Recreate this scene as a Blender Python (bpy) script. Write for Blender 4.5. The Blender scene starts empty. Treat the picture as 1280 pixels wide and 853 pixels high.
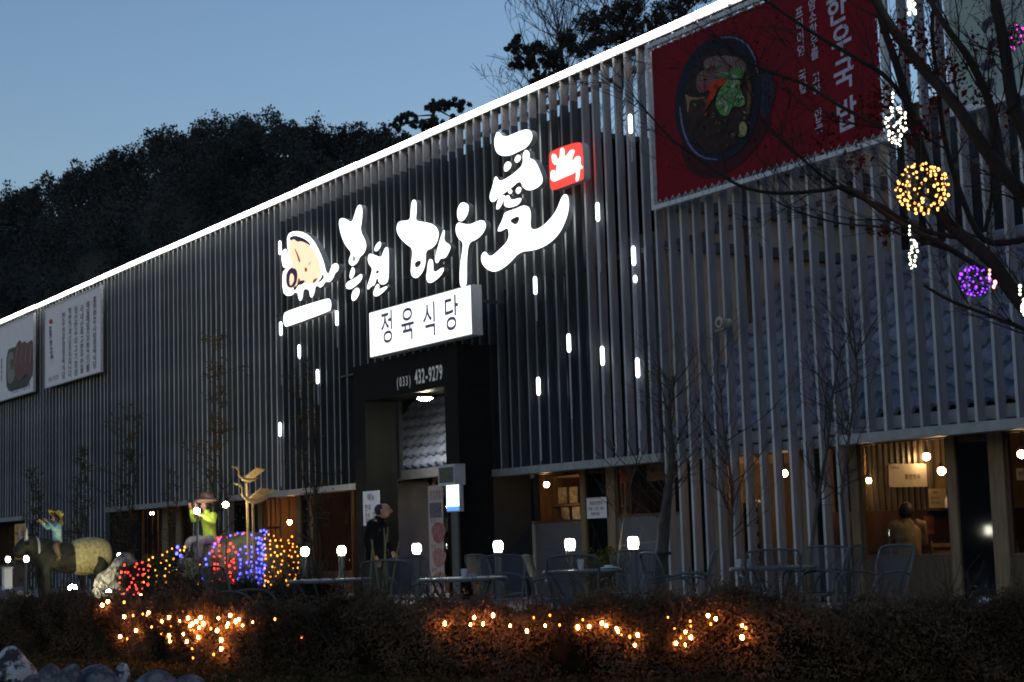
import bpy, math, random
import numpy as np
from mathutils import Vector, Matrix
from mathutils.bvhtree import BVHTree
random.seed(7); rng = np.random.default_rng(7)
S = bpy.context.scene
COL = S.collection
R = math.radians

# ---------------------------------------------------------------- camera
F_PX, CX, CY = 2124.0, 640.0, 426.5
def _n(v): return v / np.linalg.norm(v)
_up = _n(np.array([80 - CX, 17600 + CY, F_PX]))
_d = np.array([-717 - CX, -(719 - CY), F_PX]); _d = _d - _up * np.dot(_n(_d), _up) * np.linalg.norm(_d); _d = _n(_d)
_U = -_d; _V = -np.cross(_up, _U)
CAM = np.array([0.0, -17.2, 1.08])
cam_d = bpy.data.cameras.new('camera'); cam = bpy.data.objects.new('camera', cam_d); COL.objects.link(cam)
cam_d.lens = 36 * F_PX / 1280; cam_d.sensor_width = 36; cam_d.clip_start = 0.1; cam_d.clip_end = 3000
_r = (_U[0], _V[0], _up[0]); _u = (_U[1], _V[1], _up[1]); _f = (_U[2], _V[2], _up[2])
cam.matrix_world = Matrix(((_r[0], _u[0], -_f[0], CAM[0]), (_r[1], _u[1], -_f[1], CAM[1]), (_r[2], _u[2], -_f[2], CAM[2]), (0, 0, 0, 1)))
S.camera = cam

def ray(px, py):
    r = np.array([px - CX, -(py - CY), F_PX]); return np.array([r @ _U, r @ _V, r @ _up])
def at_v(px, py, v=0.0):                 # point where the sight line meets the plane y = v
    r = ray(px, py); return CAM + r * (v - CAM[1]) / r[1]
def at_z(px, py, z=0.0):
    r = ray(px, py); return CAM + r * (z - CAM[2]) / r[2]
def at_d(px, py, d):                     # point at depth d
    r = ray(px, py); return CAM + r * d / F_PX
def u_at(px, v, py=640): return float(at_v(px, py, v)[0])
RIGHT = Vector(_r); FWD = Vector((_f[0], _f[1], 0)).normalized(); RT = Vector((_r[0], _r[1], 0)).normalized()

# ---------------------------------------------------------------- world, light, exposure
w = bpy.data.worlds.new('World'); S.world = w; w.use_nodes = True
nt = w.node_tree; bg = nt.nodes['Background']
sky = nt.nodes.new('ShaderNodeTexSky'); sky.sky_type = 'NISHITA'; sky.sun_disc = False
sky.sun_elevation = R(7.5); sky.sun_rotation = R(150); sky.air_density = 1.3; sky.dust_density = 0.3; sky.ozone_density = 3.0; sky.altitude = 0
tint = nt.nodes.new('ShaderNodeMix'); tint.data_type = 'RGBA'; tint.blend_type = 'MULTIPLY'; tint.inputs[0].default_value = 1; tint.inputs[7].default_value = (1.10, 1.0, 1.13, 1)   # the camera's cool white balance, same in every direction
nt.links.new(sky.outputs[0], tint.inputs[6]); nt.links.new(tint.outputs[2], bg.inputs[0]); bg.inputs[1].default_value = 0.15
S.view_settings.view_transform = 'Standard'; S.view_settings.look = 'None'
S.view_settings.exposure = 0.0; S.view_settings.gamma = 1.0; S.view_settings.use_curve_mapping = False
S.cycles.use_denoising = True; S.cycles.filter_width = 1.9
S.cycles.max_bounces = 6; S.cycles.diffuse_bounces = 3; S.cycles.glossy_bounces = 3; S.cycles.transparent_max_bounces = 10
S.cycles.sample_clamp_indirect = 4.0
S.cycles.caustics_reflective = False; S.cycles.caustics_refractive = False

# ---------------------------------------------------------------- materials
MATS = {}
def mat(name, col, rough=0.6, metal=0.0, var=0.25, scale=6.0, bump=0.0, emit=0.0, ecol=None, objvar=0.0, spec=0.5, stretch=None, detail=6):
    if name in MATS: return MATS[name]
    m = bpy.data.materials.new(name); m.use_nodes = True; n = m.node_tree; L = n.links.new
    b = n.nodes['Principled BSDF']; b.inputs['Roughness'].default_value = rough; b.inputs['Metallic'].default_value = metal
    b.inputs['Specular IOR Level'].default_value = spec
    b.inputs['Base Color'].default_value = (*col, 1)
    tc = n.nodes.new('ShaderNodeTexCoord'); mp = n.nodes.new('ShaderNodeMapping'); L(tc.outputs['Object'], mp.inputs[0])
    if stretch: mp.inputs['Scale'].default_value = stretch
    no = n.nodes.new('ShaderNodeTexNoise'); no.inputs['Scale'].default_value = scale; no.inputs['Detail'].default_value = detail
    L(mp.outputs[0], no.inputs['Vector'])
    last = None
    if var > 0:
        mr = n.nodes.new('ShaderNodeMapRange'); mr.inputs[1].default_value = .3; mr.inputs[2].default_value = .7
        mr.inputs[3].default_value = 1 - var; mr.inputs[4].default_value = 1 + var * .6; L(no.outputs[0], mr.inputs[0])
        mx = n.nodes.new('ShaderNodeMix'); mx.data_type = 'RGBA'; mx.blend_type = 'MULTIPLY'; mx.inputs[0].default_value = 1
        mx.inputs[6].default_value = (*col, 1); L(mr.outputs[0], mx.inputs[7]); last = mx.outputs[2]
        if objvar:
            oi = n.nodes.new('ShaderNodeObjectInfo'); m2 = n.nodes.new('ShaderNodeMapRange')
            m2.inputs[3].default_value = 1 - objvar; m2.inputs[4].default_value = 1 + objvar; L(oi.outputs['Random'], m2.inputs[0])
            mx2 = n.nodes.new('ShaderNodeMix'); mx2.data_type = 'RGBA'; mx2.blend_type = 'MULTIPLY'; mx2.inputs[0].default_value = 1
            L(last, mx2.inputs[6]); L(m2.outputs[0], mx2.inputs[7]); last = mx2.outputs[2]
        L(last, b.inputs['Base Color'])
        rr = n.nodes.new('ShaderNodeMapRange'); rr.inputs[3].default_value = max(0.02, rough - .12); rr.inputs[4].default_value = min(1, rough + .12)
        L(no.outputs[0], rr.inputs[0]); L(rr.outputs[0], b.inputs['Roughness'])
    if bump:
        bp = n.nodes.new('ShaderNodeBump'); bp.inputs['Strength'].default_value = bump; bp.inputs['Distance'].default_value = .02
        L(no.outputs[0], bp.inputs['Height']); L(bp.outputs[0], b.inputs['Normal'])
    if emit:
        b.inputs['Emission Color'].default_value = (*(ecol or col), 1); b.inputs['Emission Strength'].default_value = emit
    MATS[name] = m; return m
def bulbmat(name, edge, core, es, cs):
    # frosted bulb: bright filament core, coloured rim
    m = bpy.data.materials.new(name); m.use_nodes = True; n = m.node_tree; L = n.links.new; n.nodes.clear()
    out = n.nodes.new('ShaderNodeOutputMaterial'); e1 = n.nodes.new('ShaderNodeEmission'); e2 = n.nodes.new('ShaderNodeEmission'); mx = n.nodes.new('ShaderNodeMixShader'); lw = n.nodes.new('ShaderNodeLayerWeight'); lw.inputs[0].default_value = .5
    mr = n.nodes.new('ShaderNodeMapRange'); mr.inputs[1].default_value = .12; mr.inputs[2].default_value = .45; L(lw.outputs['Facing'], mr.inputs[0])
    e1.inputs[0].default_value = (*core, 1); e1.inputs[1].default_value = cs; e2.inputs[0].default_value = (*edge, 1); e2.inputs[1].default_value = es
    L(mr.outputs[0], mx.inputs[0]); L(e1.outputs[0], mx.inputs[1]); L(e2.outputs[0], mx.inputs[2]); L(mx.outputs[0], out.inputs[0]); MATS[name] = m; return m
def leafmat(name, col, scale=2.0, var=.55):
    if name in MATS: return MATS[name]
    m = bpy.data.materials.new(name); m.use_nodes = True; n = m.node_tree; L = n.links.new; n.nodes.clear()
    out = n.nodes.new('ShaderNodeOutputMaterial'); di = n.nodes.new('ShaderNodeBsdfDiffuse'); tl = n.nodes.new('ShaderNodeBsdfTranslucent'); mx = n.nodes.new('ShaderNodeMixShader'); mx.inputs[0].default_value = .22
    tc = n.nodes.new('ShaderNodeTexCoord'); no = n.nodes.new('ShaderNodeTexNoise'); no.inputs['Scale'].default_value = scale; no.inputs['Detail'].default_value = 4; L(tc.outputs['Object'], no.inputs['Vector'])
    cr = n.nodes.new('ShaderNodeValToRGB'); L(no.outputs[0], cr.inputs[0]); cr.color_ramp.elements[0].position = .32; cr.color_ramp.elements[1].position = .68
    cr.color_ramp.elements[0].color = (*[c * (1 - var) for c in col], 1); cr.color_ramp.elements[1].color = (*[c * (1 + var) for c in col], 1)
    L(cr.outputs[0], di.inputs[0]); L(cr.outputs[0], tl.inputs[0]); L(di.outputs[0], mx.inputs[1]); L(tl.outputs[0], mx.inputs[2]); L(mx.outputs[0], out.inputs[0]); MATS[name] = m; return m
def rockmat(name, dark, pale, scale=12.0, lo=.44, hi=.56):
    m = mat(name, pale, .85, 0, .3, scale * 2.2, .9); n = m.node_tree; L = n.links.new; b = n.nodes['Principled BSDF']
    tc = n.nodes['Texture Coordinate']; no = n.nodes.new('ShaderNodeTexNoise'); no.inputs['Scale'].default_value = scale; no.inputs['Detail'].default_value = 9; no.inputs['Roughness'].default_value = .7; L(tc.outputs['Object'], no.inputs['Vector'])
    cr = n.nodes.new('ShaderNodeValToRGB'); cr.color_ramp.elements[0].position = lo; cr.color_ramp.elements[1].position = hi; cr.color_ramp.elements[0].color = (*dark, 1); cr.color_ramp.elements[1].color = (*pale, 1); L(no.outputs[0], cr.inputs[0])
    for l in list(b.inputs['Base Color'].links): n.links.remove(l)
    L(cr.outputs[0], b.inputs['Base Color']); b.inputs['Specular IOR Level'].default_value = .15; return m
def glass(name, tint=(1, 1, 1), refl=0.12, rough=0.0, trans=1.0):
    if name in MATS: return MATS[name]
    m = bpy.data.materials.new(name); m.use_nodes = True; n = m.node_tree; L = n.links.new; n.nodes.clear()
    out = n.nodes.new('ShaderNodeOutputMaterial'); tr = n.nodes.new('ShaderNodeBsdfTransparent'); gl = n.nodes.new('ShaderNodeBsdfGlossy')
    tr.inputs[0].default_value = (*tint, 1); gl.inputs['Roughness'].default_value = rough; gl.inputs[0].default_value = (.9, .95, 1, 1)
    lw = n.nodes.new('ShaderNodeFresnel'); lw.inputs[0].default_value = 1.45
    ad = n.nodes.new('ShaderNodeMath'); ad.operation = 'MULTIPLY'; ad.inputs[1].default_value = refl * 8; L(lw.outputs[0], ad.inputs[0]); ge = n.nodes.new('ShaderNodeNewGeometry'); iv = n.nodes.new('ShaderNodeMath'); iv.operation = 'SUBTRACT'; iv.inputs[0].default_value = 1; L(ge.outputs['Backfacing'], iv.inputs[1]); a2 = n.nodes.new('ShaderNodeMath'); a2.operation = 'MULTIPLY'; L(ad.outputs[0], a2.inputs[0]); L(iv.outputs[0], a2.inputs[1]); ad = a2
    mx = n.nodes.new('ShaderNodeMixShader'); L(ad.outputs[0], mx.inputs[0]); L(tr.outputs[0], mx.inputs[1]); L(gl.outputs[0], mx.inputs[2])
    L(mx.outputs[0], out.inputs[0]); MATS[name] = m; return m

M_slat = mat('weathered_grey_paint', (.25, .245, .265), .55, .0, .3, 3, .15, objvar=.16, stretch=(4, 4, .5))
M_cap = mat('pale_front_edge', (.42, .445, .46), .5, 0, .3, 3, stretch=(4, 4, .5), objvar=.2)  # front faces paler than the sides; light on them put into the colour
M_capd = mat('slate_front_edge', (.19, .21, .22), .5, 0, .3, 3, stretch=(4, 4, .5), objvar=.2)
M_capl = mat('pale_front_edge_left', (.60, .63, .645), .5, 0, .3, 3, stretch=(4, 4, .5), objvar=.25)  # left-wing fronts paler again, brighter light put into the colour
M_slatl = mat('charcoal_blue_shaded', (.12, .135, .15), .5, 0, .3, 3, stretch=(4, 4, .5), objvar=.2)  # left-wing sides: shade from neighbouring slats put into the colour
M_slatd = mat('dark_slate_slat', (.055, .063, .072), .45, .0, .3, 3, .15, objvar=.15, stretch=(4, 4, .5))  # darker tone for slats in the sign zone, below the top band
M_beam = mat('galvanised_beam', (.33, .34, .35), .45, .5, .2, 5)
M_panel = mat('charcoal_panel', (.022, .024, .028), .5, 0, .3, 2, .1)
M_black = mat('black_polished_stone', (.012, .0125, .013), .6, 0, .2, 3, spec=.04)
M_roofled = mat('roof_light_strip_glow', (1, 1, 1), .5, emit=10, ecol=(1, .96, .88), var=0)
M_white_em = mat('sign_face_white', (1, 1, 1), .5, emit=2.2, ecol=(1, 1, .97), var=0)
M_box_em = mat('lightbox_face', (1, 1, 1), .5, emit=1.6, ecol=(.93, .96, 1), var=0)
M_side = mat('sign_side_aluminium', (.5, .52, .54), .4, .3, .15, 8)
M_ink = mat('sign_ink', (.03, .03, .06), .6, var=.1)
M_inkem = mat('translucent_navy_print', (.06, .05, .12), .6, emit=.10, ecol=(.35, .32, .6), var=0)
M_red_em = mat('seal_red_face', (.9, .05, .03), .5, emit=.95, ecol=(1, .075, .05), var=0)
M_peach_em = mat('emblem_peach_face', (1, .7, .5), .5, emit=1.15, ecol=(1, .66, .42), var=0)
M_navy_em = mat('emblem_navy_print', (.03, .02, .06), .6, emit=.05, ecol=(.3, .25, .7), var=0)
M_brown_em = mat('emblem_brown_print', (.35, .08, .02), .6, emit=.22, ecol=(1, .35, .1), var=0)
M_led = mat('led_tube_glow', (1, 1, 1), .5, emit=5, ecol=(.86, .93, 1), var=0)
M_leddim = mat('led_tube_dim', (.34, .36, .40), .5, var=.1)
M_wood = mat('warm_timber', (.23, .16, .085), .55, 0, .35, 4, .15, stretch=(5, 5, .6), objvar=.15)
M_woodlow = mat('brown_wainscot_boards', (.10, .065, .04), .6, 0, .35, 4, .1, stretch=(5, 5, .6))
M_wooddk = mat('dark_timber', (.10, .055, .03), .55, 0, .35, 4, .1, stretch=(5, 5, .6))
M_glass = glass('window_glass', (.80, .80, .78), .14)
M_mirror = mat('black_glass', (.006, .007, .009), .06, 0, 0, spec=.6)
M_frost = mat('frosted_grey_film', (.13, .13, .14), .35, 0, .12, 3, spec=.5)
M_cream = mat('cream_wall', (.50, .36, .22), .8, 0, .15, 2)
M_inwall = mat('interior_wood_wall', (.20, .105, .05), .7, 0, .3, 3, stretch=(6, 6, .7))
M_infloor = mat('interior_floor', (.10, .07, .05), .4, 0, .25, 3)
M_ceil = mat('interior_ceiling', (.22, .19, .15), .8, 0, .1, 2)
M_tile = mat('blue_grey_clay_tile', (.19, .225, .32), .5, 0, .35, 8, .1, objvar=.22)
M_beige = mat('beige_render', (.66, .46, .33), .85, 0, .15, 3, .1)
M_timb = mat('grey_timber_beam', (.14, .13, .13), .7, 0, .3, 5)
M_red = mat('red_vinyl', (.17, .006, .014), .6, 0, .12, 1.2, spec=.12)
M_alu = mat('aluminium_tube', (.60, .63, .67), .4, .3, .2, 10)
M_vinylw = mat('white_vinyl', (.84, .85, .88), .45, 0, .06, 2)
M_vinylg = mat('pale_green_vinyl', (.33, .45, .42), .5, 0, .08, 1)
M_bark = mat('dark_bark', (.020, .016, .015), .9, 0, .45, 9, .5)
M_barkl = mat('grey_brown_bark', (.075, .062, .052), .9, 0, .45, 9, .5)
M_twig = mat('brown_twigs', (.04, .028, .02), .9, 0, .3, 9)
M_dryleaf = leafmat('dry_brown_leaves', (.15, .10, .04), 2.5)
M_redleaf = leafmat('dark_red_leaves', (.10, .017, .015), 4)
M_hedge = leafmat('bronze_hedge_leaves', (.135, .092, .058), 1.8)
M_hedged = leafmat('dark_evergreen_leaves', (.030, .040, .018), 2)
M_pine = leafmat('pine_needles', (.042, .054, .056), .12)
M_soil = mat('dark_soil_and_dead_grass', (.024, .021, .014), .95, 0, .5, 3, .6)
M_pave = mat('grey_terrace_paving', (.30, .29, .26), .75, 0, .25, 3, .1)
M_rock = rockmat('grey_granite', (.07, .07, .075), (.20, .20, .205), 9)
M_rockw = rockmat('pale_granite', (.045, .047, .05), (.50, .50, .50), 6, .46, .53)
M_rockd = mat('mossy_dark_stone', (.17, .17, .10), .85, 0, .5, 5, .5)
M_metal = mat('charcoal_painted_steel', (.085, .095, .10), .38, .35, .2, 9)
M_table = mat('grey_table_top', (.17, .185, .19), .35, 0, .2, 7)
M_lampem = mat('bollard_lamp_glass', (1, 1, .9), .4, emit=34, ecol=(1, .97, .76), var=0)
M_pendlo = mat('dim_pendant_glow', (1, .9, .7), .4, emit=340, ecol=(1, .50, .18), var=0)
M_pend = mat('pendant_globe_glow', (1, .9, .7), .4, emit=110, ecol=(1, .62, .30), var=0)
M_flood = mat('floodlight_lens', (1, 1, 1), .4, emit=420, ecol=(1, .88, .50), var=0)
M_bw = mat('warm_bulb_glow', (1, .6, .2), .4, emit=60, ecol=(1, .40, .10), var=0)
M_bo = mat('amber_bulb_glow', (1, .5, .1), .4, emit=4.5, ecol=(1, .33, .03), var=0)
M_bgold = mat('golden_bulb_glow', (1, .6, .2), .4, emit=4.5, ecol=(1, .45, .10), var=0)
M_bb = mat('blue_bulb_glow', (.2, .2, 1), .4, emit=6, ecol=(.075, .075, 1), var=0)
M_br = mat('red_bulb_glow', (1, .1, .05), .4, emit=4.5, ecol=(1, .04, .035), var=0)
M_bwh = mat('white_bulb_glow', (1, 1, .9), .4, emit=5, ecol=(1, .97, .78), var=0)
M_bp = mat('purple_bulb_glow', (.5, .1, 1), .4, emit=4, ecol=(.26, .03, 1), var=0)
M_bm = mat('magenta_bulb_glow', (1, .1, .8), .4, emit=3, ecol=(1, .03, .65), var=0)
M_wire = mat('dark_wire', (.01, .012, .01), .6, var=0)
M_bronze = mat('dark_bronze_patina', (.030, .031, .024), .6, .1, .7, 7, .7, spec=.2)
M_straw = mat('straw_hide', (.42, .36, .17), .7, 0, .45, 14, .4)
M_horn = mat('pale_horn', (.42, .44, .46), .5, 0, .2, 6)
M_gold = mat('gilded_wood', (.75, .50, .18), .55, 0, .3, 8)

# ---------------------------------------------------------------- mesh helpers
def link(o, parent=None):
    COL.objects.link(o)
    if parent: o.parent = parent
    return o
def tag(o, label=None, cat=None, group=None, kind=None):
    if label: o['label'] = label
    if cat: o['category'] = cat
    if group: o['group'] = group
    if kind: o['kind'] = kind
    return o
def empty(name, loc=(0, 0, 0), label=None, cat=None, group=None, rz=0.0):
    o = bpy.data.objects.new(name, None); o.location = loc; o.rotation_euler.z = rz; o.empty_display_size = .2
    COL.objects.link(o); return tag(o, label, cat, group)
class MB:
    def __init__(s): s.v = []; s.f = []; s.m = []
    def add(s, vs, fs, mi=0):
        k = len(s.v); s.v += [tuple(map(float, a)) for a in vs]; s.f += [tuple(i + k for i in f) for f in fs]; s.m += [mi] * len(fs); return s
    def box(s, x0, x1, y0, y1, z0, z1, mi=0):
        vs = [(x0, y0, z0), (x1, y0, z0), (x1, y1, z0), (x0, y1, z0), (x0, y0, z1), (x1, y0, z1), (x1, y1, z1), (x0, y1, z1)]
        return s.add(vs, [(3, 2, 1, 0), (4, 5, 6, 7), (0, 1, 5, 4), (1, 2, 6, 5), (2, 3, 7, 6), (3, 0, 4, 7)], mi)
    def tube(s, pts, r, n=6, mi=0, caps=True, ell=1.0):
        pts = [Vector(p) for p in pts]; rs = r if hasattr(r, '__len__') else [r] * len(pts)
        vs = []; fs = []; prev = None
        for i, p in enumerate(pts):
            t = (pts[min(i + 1, len(pts) - 1)] - pts[max(i - 1, 0)])
            if t.length < 1e-9: t = Vector((0, 0, 1))
            t.normalize()
            if prev is None: a = t.orthogonal().normalized()
            else:
                a = prev - t * prev.dot(t)
                a = a.normalized() if a.length > 1e-6 else t.orthogonal().normalized()
            prev = a; b = t.cross(a)
            for k in range(n):
                an = 2 * math.pi * k / n; vs.append(p + (a * math.cos(an) * ell + b * math.sin(an)) * rs[i])
        for i in range(len(pts) - 1):
            for k in range(n):
                k2 = (k + 1) % n; fs.append((i * n + k, i * n + k2, (i + 1) * n + k2, (i + 1) * n + k))
        if caps and n > 2: fs.append(tuple(range(n - 1, -1, -1))); fs.append(tuple((len(pts) - 1) * n + k for k in range(n)))
        return s.add(vs, fs, mi)
    def lathe(s, prof, n=12, c=(0, 0, 0), mi=0):
        vs = []; fs = []
        for r, z in prof:
            for k in range(n):
                a = 2 * math.pi * k / n; vs.append((c[0] + r * math.cos(a), c[1] + r * math.sin(a), c[2] + z))
        for i in range(len(prof) - 1):
            for k in range(n):
                k2 = (k + 1) % n; fs.append((i * n + k, i * n + k2, (i + 1) * n + k2, (i + 1) * n + k))
        fs.append(tuple(range(n - 1, -1, -1))); fs.append(tuple((len(prof) - 1) * n + k for k in range(n)))
        return s.add(vs, fs, mi)
    def ball(s, c, r, n=10, m=7, mi=0, jit=0.0):
        rr = r if hasattr(r, '__len__') else (r, r, r); vs = [(c[0], c[1], c[2] - rr[2])]; fs = []
        for i in range(1, m):
            ph = math.pi * i / m
            for k in range(n):
                a = 2 * math.pi * k / n; j = 1 + random.uniform(-jit, jit)
                vs.append((c[0] + rr[0] * math.sin(ph) * math.cos(a) * j, c[1] + rr[1] * math.sin(ph) * math.sin(a) * j, c[2] - rr[2] * math.cos(ph) * j))
        vs.append((c[0], c[1], c[2] + rr[2])); T = len(vs) - 1
        for k in range(n):
            k2 = (k + 1) % n; fs.append((0, 1 + k2, 1 + k)); fs.append((T, 1 + (m - 2) * n + k, 1 + (m - 2) * n + k2))
            for i in range(m - 2):
                a = 1 + i * n; fs.append((a + k, a + k2, a + n + k2, a + n + k))
        return s.add(vs, fs, mi)
    def build(s, name, mats, parent=None, smooth=False, off=None, loc=None):
        me = bpy.data.meshes.new(name)
        v = s.v
        if off is not None: v = [(a - off[0], b - off[1], c - off[2]) for a, b, c in v]
        me.from_pydata(v, [], s.f)
        for m in (mats if isinstance(mats, (list, tuple)) else [mats]): me.materials.append(m)
        me.polygons.foreach_set('material_index', s.m)
        if smooth: me.polygons.foreach_set('use_smooth', [True] * len(s.f))
        me.update()
        o = bpy.data.objects.new(name, me)
        if loc is not None: o.location = loc
        return link(o, parent)
def quads_obj(name, centers, sizes, material, parent=None, aspect=1.0, normals=None):
    n = len(centers); c = np.asarray(centers, float); sz = np.asarray(sizes, float).reshape(-1, 1)
    a = rng.normal(size=(n, 3)); a /= np.linalg.norm(a, axis=1, keepdims=True)
    b = rng.normal(size=(n, 3)); b -= a * (a * b).sum(1, keepdims=True); b /= np.linalg.norm(b, axis=1, keepdims=True)
    a = a * sz * aspect; b = b * sz
    v = np.stack([c - a * .5, c + b * .35, c + a * .5, c - b * .35], 1).reshape(-1, 3)
    me = bpy.data.meshes.new(name); me.vertices.add(n * 4); me.vertices.foreach_set('co', v.ravel())
    me.loops.add(n * 4); me.loops.foreach_set('vertex_index', np.arange(n * 4)); me.polygons.add(n)
    me.polygons.foreach_set('loop_start', np.arange(n) * 4); me.polygons.foreach_set('loop_total', np.full(n, 4))
    me.materials.append(material); me.update(calc_edges=True)
    o = bpy.data.objects.new(name, me); return link(o, parent)
def chaikin(p, it=2):
    p = [np.array(a, float) for a in p]
    for _ in range(it):
        q = []
        for i in range(len(p)):
            a, b = p[i], p[(i + 1) % len(p)]; q += [a * .75 + b * .25, a * .25 + b * .75]
        p = q
    return p
def solid(name, loops, v_front, thick, mats, parent=None, smooth=2, v_trace=None, crop=None):
    """Sign pieces: outlines on the facade plane, given thickness. mats = [face, side]."""
    cu = bpy.data.curves.new('c', 'CURVE'); cu.dimensions = '2D'; cu.fill_mode = 'BOTH'; cu.extrude = thick / 2
    for lp in loops:
        if crop: lp = [(crop[0] + a / crop[2], crop[1] + b / crop[2]) for a, b in lp]
        pts = [at_v(a, b, v_front)[[0, 2]] for a, b in lp] if v_trace is None else [np.array(a) for a in lp]
        if smooth: pts = chaikin(pts, smooth)
        sp = cu.splines.new('POLY'); sp.points.add(len(pts) - 1)
        for i, q in enumerate(pts): sp.points[i].co = (q[0], q[1], 0, 1)
        sp.use_cyclic_u = True
    o = bpy.data.objects.new('c', cu); COL.objects.link(o)
    me = bpy.data.meshes.new_from_object(o); bpy.data.objects.remove(o)
    me.name = name
    for vt in me.vertices: x, y, z = vt.co; vt.co = (x, v_front + thick / 2 - z, y)
    me.materials.clear()
    for m in mats: me.materials.append(m)
    me.update()
    for p in me.polygons: p.material_index = 0 if (abs(p.normal.y) > .9 or len(mats) == 1) else 1
    ob = bpy.data.objects.new(name, me); return link(ob, parent)
_glyph = {}
def glyph(ch, bold=0.0, shear=0.0):
    k = (ch, bold, shear)
    if k not in _glyph:
        cu = bpy.data.curves.new('g', 'FONT'); cu.body = ch; cu.size = 1; cu.offset = bold; cu.shear = shear; cu.resolution_u = 3
        cu.align_x = 'CENTER'; cu.align_y = 'CENTER'
        o = bpy.data.objects.new('g', cu); COL.objects.link(o); bpy.context.view_layer.update()
        me = o.evaluated_get(bpy.context.evaluated_depsgraph_get()).to_mesh()
        _glyph[k] = ([tuple(v.co) for v in me.vertices], [tuple(p.vertices) for p in me.polygons]); bpy.data.objects.remove(o)
    return _glyph[k]
def text(name, items, v, material, parent=None, bold=0.0, shear=0.0, wid=1.0, slant=0.0, off=None):
    """items: (string, u, z, size); flat print on the plane y = v, facing the street."""
    mb = MB()
    for st, u, z, sz in items:
        vs, fs = glyph(st, bold, shear)
        mb.add([(u + x * sz * wid, v, z + y * sz + x * sz * slant) for x, y, _ in vs], fs)
    return mb.build(name, material, parent, off=off)
def skinmesh(name, pts, edges, radii, material, parent=None, subd=2):
    me = bpy.data.meshes.new(name); me.from_pydata(pts, edges, []); o = bpy.data.objects.new(name, me); COL.objects.link(o)
    md = o.modifiers.new('s', 'SKIN'); md.use_smooth_shade = True
    for i, r in enumerate(radii):
        sv = me.skin_vertices[0].data[i]; sv.radius = r if hasattr(r, '__len__') else (r, r); sv.use_root = (i == 0)
    ss = o.modifiers.new('d', 'SUBSURF'); ss.levels = subd; ss.render_levels = subd
    bpy.context.view_layer.update()
    m2 = bpy.data.meshes.new_from_object(o.evaluated_get(bpy.context.evaluated_depsgraph_get())); bpy.data.objects.remove(o)
    m2.name = name; m2.materials.clear(); m2.materials.append(material)
    m2.polygons.foreach_set('use_smooth', [True] * len(m2.polygons))
    ob = bpy.data.objects.new(name, m2); return link(ob, parent)
def noise_rock(name, c, r, material, parent=None, seed=0, n=22, m=14, amp=.22, flat=0.0):
    rg = np.random.default_rng(seed); mb = MB(); mb.ball((0, 0, 0), (1, 1, 1), n, m)
    fr = rg.normal(size=(7, 3)) * 1.9; ph = rg.uniform(0, 6.28, 7)
    vs = []
    for x, y, z in mb.v:
        d = 1 + amp * sum(math.sin(fr[k] @ (x, y, z) + ph[k]) for k in range(7)) / 3.0
        zz = z * d * r[2]
        vs.append((x * d * r[0], y * d * r[1], max(zz, -r[2] * .6)))
    mb.v = vs
    o = mb.build(name, material, parent, smooth=True); o.location = c; return o
def copy_obj(o, parent=None):
    c = o.copy(); COL.objects.link(c); c.parent = parent; return c
def copy_tree(o, parent=None):
    c = o.copy(); COL.objects.link(c); c.parent = parent
    for ch in list(KIDS.get(o.name, [])) or [k for k in o.children]: copy_tree(ch, c)
    return c
KIDS = {}
# ================================================================ GROUND
def ground_sheet():
    mb = MB(); N = 40
    mb.box(-600, 500, -400, 700, -.9, -.008)
    return tag(mb.build('ground', M_soil), kind='structure')
ground_sheet()

# ================================================================ RESTAURANT BUILDING
bld = empty('restaurant_building', (0, 0, 0), 'long two storey restaurant with grey vertical slat facade and glowing roof edge', 'building')
ROOF = 9.55; SILL = 2.455; DU = .338
def slat_mesh(z0, z1, name, side=None, cap=None):
    mb = MB(); mb.box(0, .05, 0, .15, z0, z1); mb.m[2] = 1; me = mb.build('tmp', [side or M_slat, cap or M_cap]); m = me.data; bpy.data.objects.remove(me); m.name = name; return m
PORT_L, PORT_R = -32.06, -27.74
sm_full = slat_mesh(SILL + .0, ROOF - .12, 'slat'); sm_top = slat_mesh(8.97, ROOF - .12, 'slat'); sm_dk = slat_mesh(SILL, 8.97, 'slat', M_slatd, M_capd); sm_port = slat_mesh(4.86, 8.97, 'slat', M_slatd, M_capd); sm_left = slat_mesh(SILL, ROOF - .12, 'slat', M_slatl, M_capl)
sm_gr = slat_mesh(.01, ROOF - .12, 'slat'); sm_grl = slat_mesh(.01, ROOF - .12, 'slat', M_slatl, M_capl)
k = 0
def add_slat(me, u, dv=0.0):
    o = bpy.data.objects.new('slat', me); o.location = (u, dv, 0); COL.objects.link(o); o.parent = bld
    o.rotation_euler.z = random.uniform(-.05, .05); return o
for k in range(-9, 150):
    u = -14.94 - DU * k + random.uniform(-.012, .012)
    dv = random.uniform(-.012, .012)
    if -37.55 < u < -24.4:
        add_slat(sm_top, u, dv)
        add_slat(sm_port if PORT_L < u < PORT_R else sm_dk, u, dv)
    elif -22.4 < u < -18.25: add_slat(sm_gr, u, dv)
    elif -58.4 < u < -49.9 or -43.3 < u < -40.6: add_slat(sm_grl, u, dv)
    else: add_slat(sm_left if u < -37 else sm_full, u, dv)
def bpart(name, m, *boxes, parent=bld, **kw):
    mb = MB()
    for b in boxes: mb.box(*b)
    return mb.build(name, m, parent, **kw)
UL, UR = -66, -11.5
bpart('sill_beam', M_beam, (UL, -58.45, -.04, .26, SILL - .14, SILL - .003)); bpart('sill_beam', M_beam, (-49.85, -43.35, -.04, .26, SILL - .14, SILL - .003)); bpart('sill_beam', M_beam, (-40.55, PORT_L, -.04, .26, SILL - .14, SILL - .003)); bpart('sill_beam', M_beam, (PORT_R, -22.45, -.04, .26, SILL - .14, SILL - .003))
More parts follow.
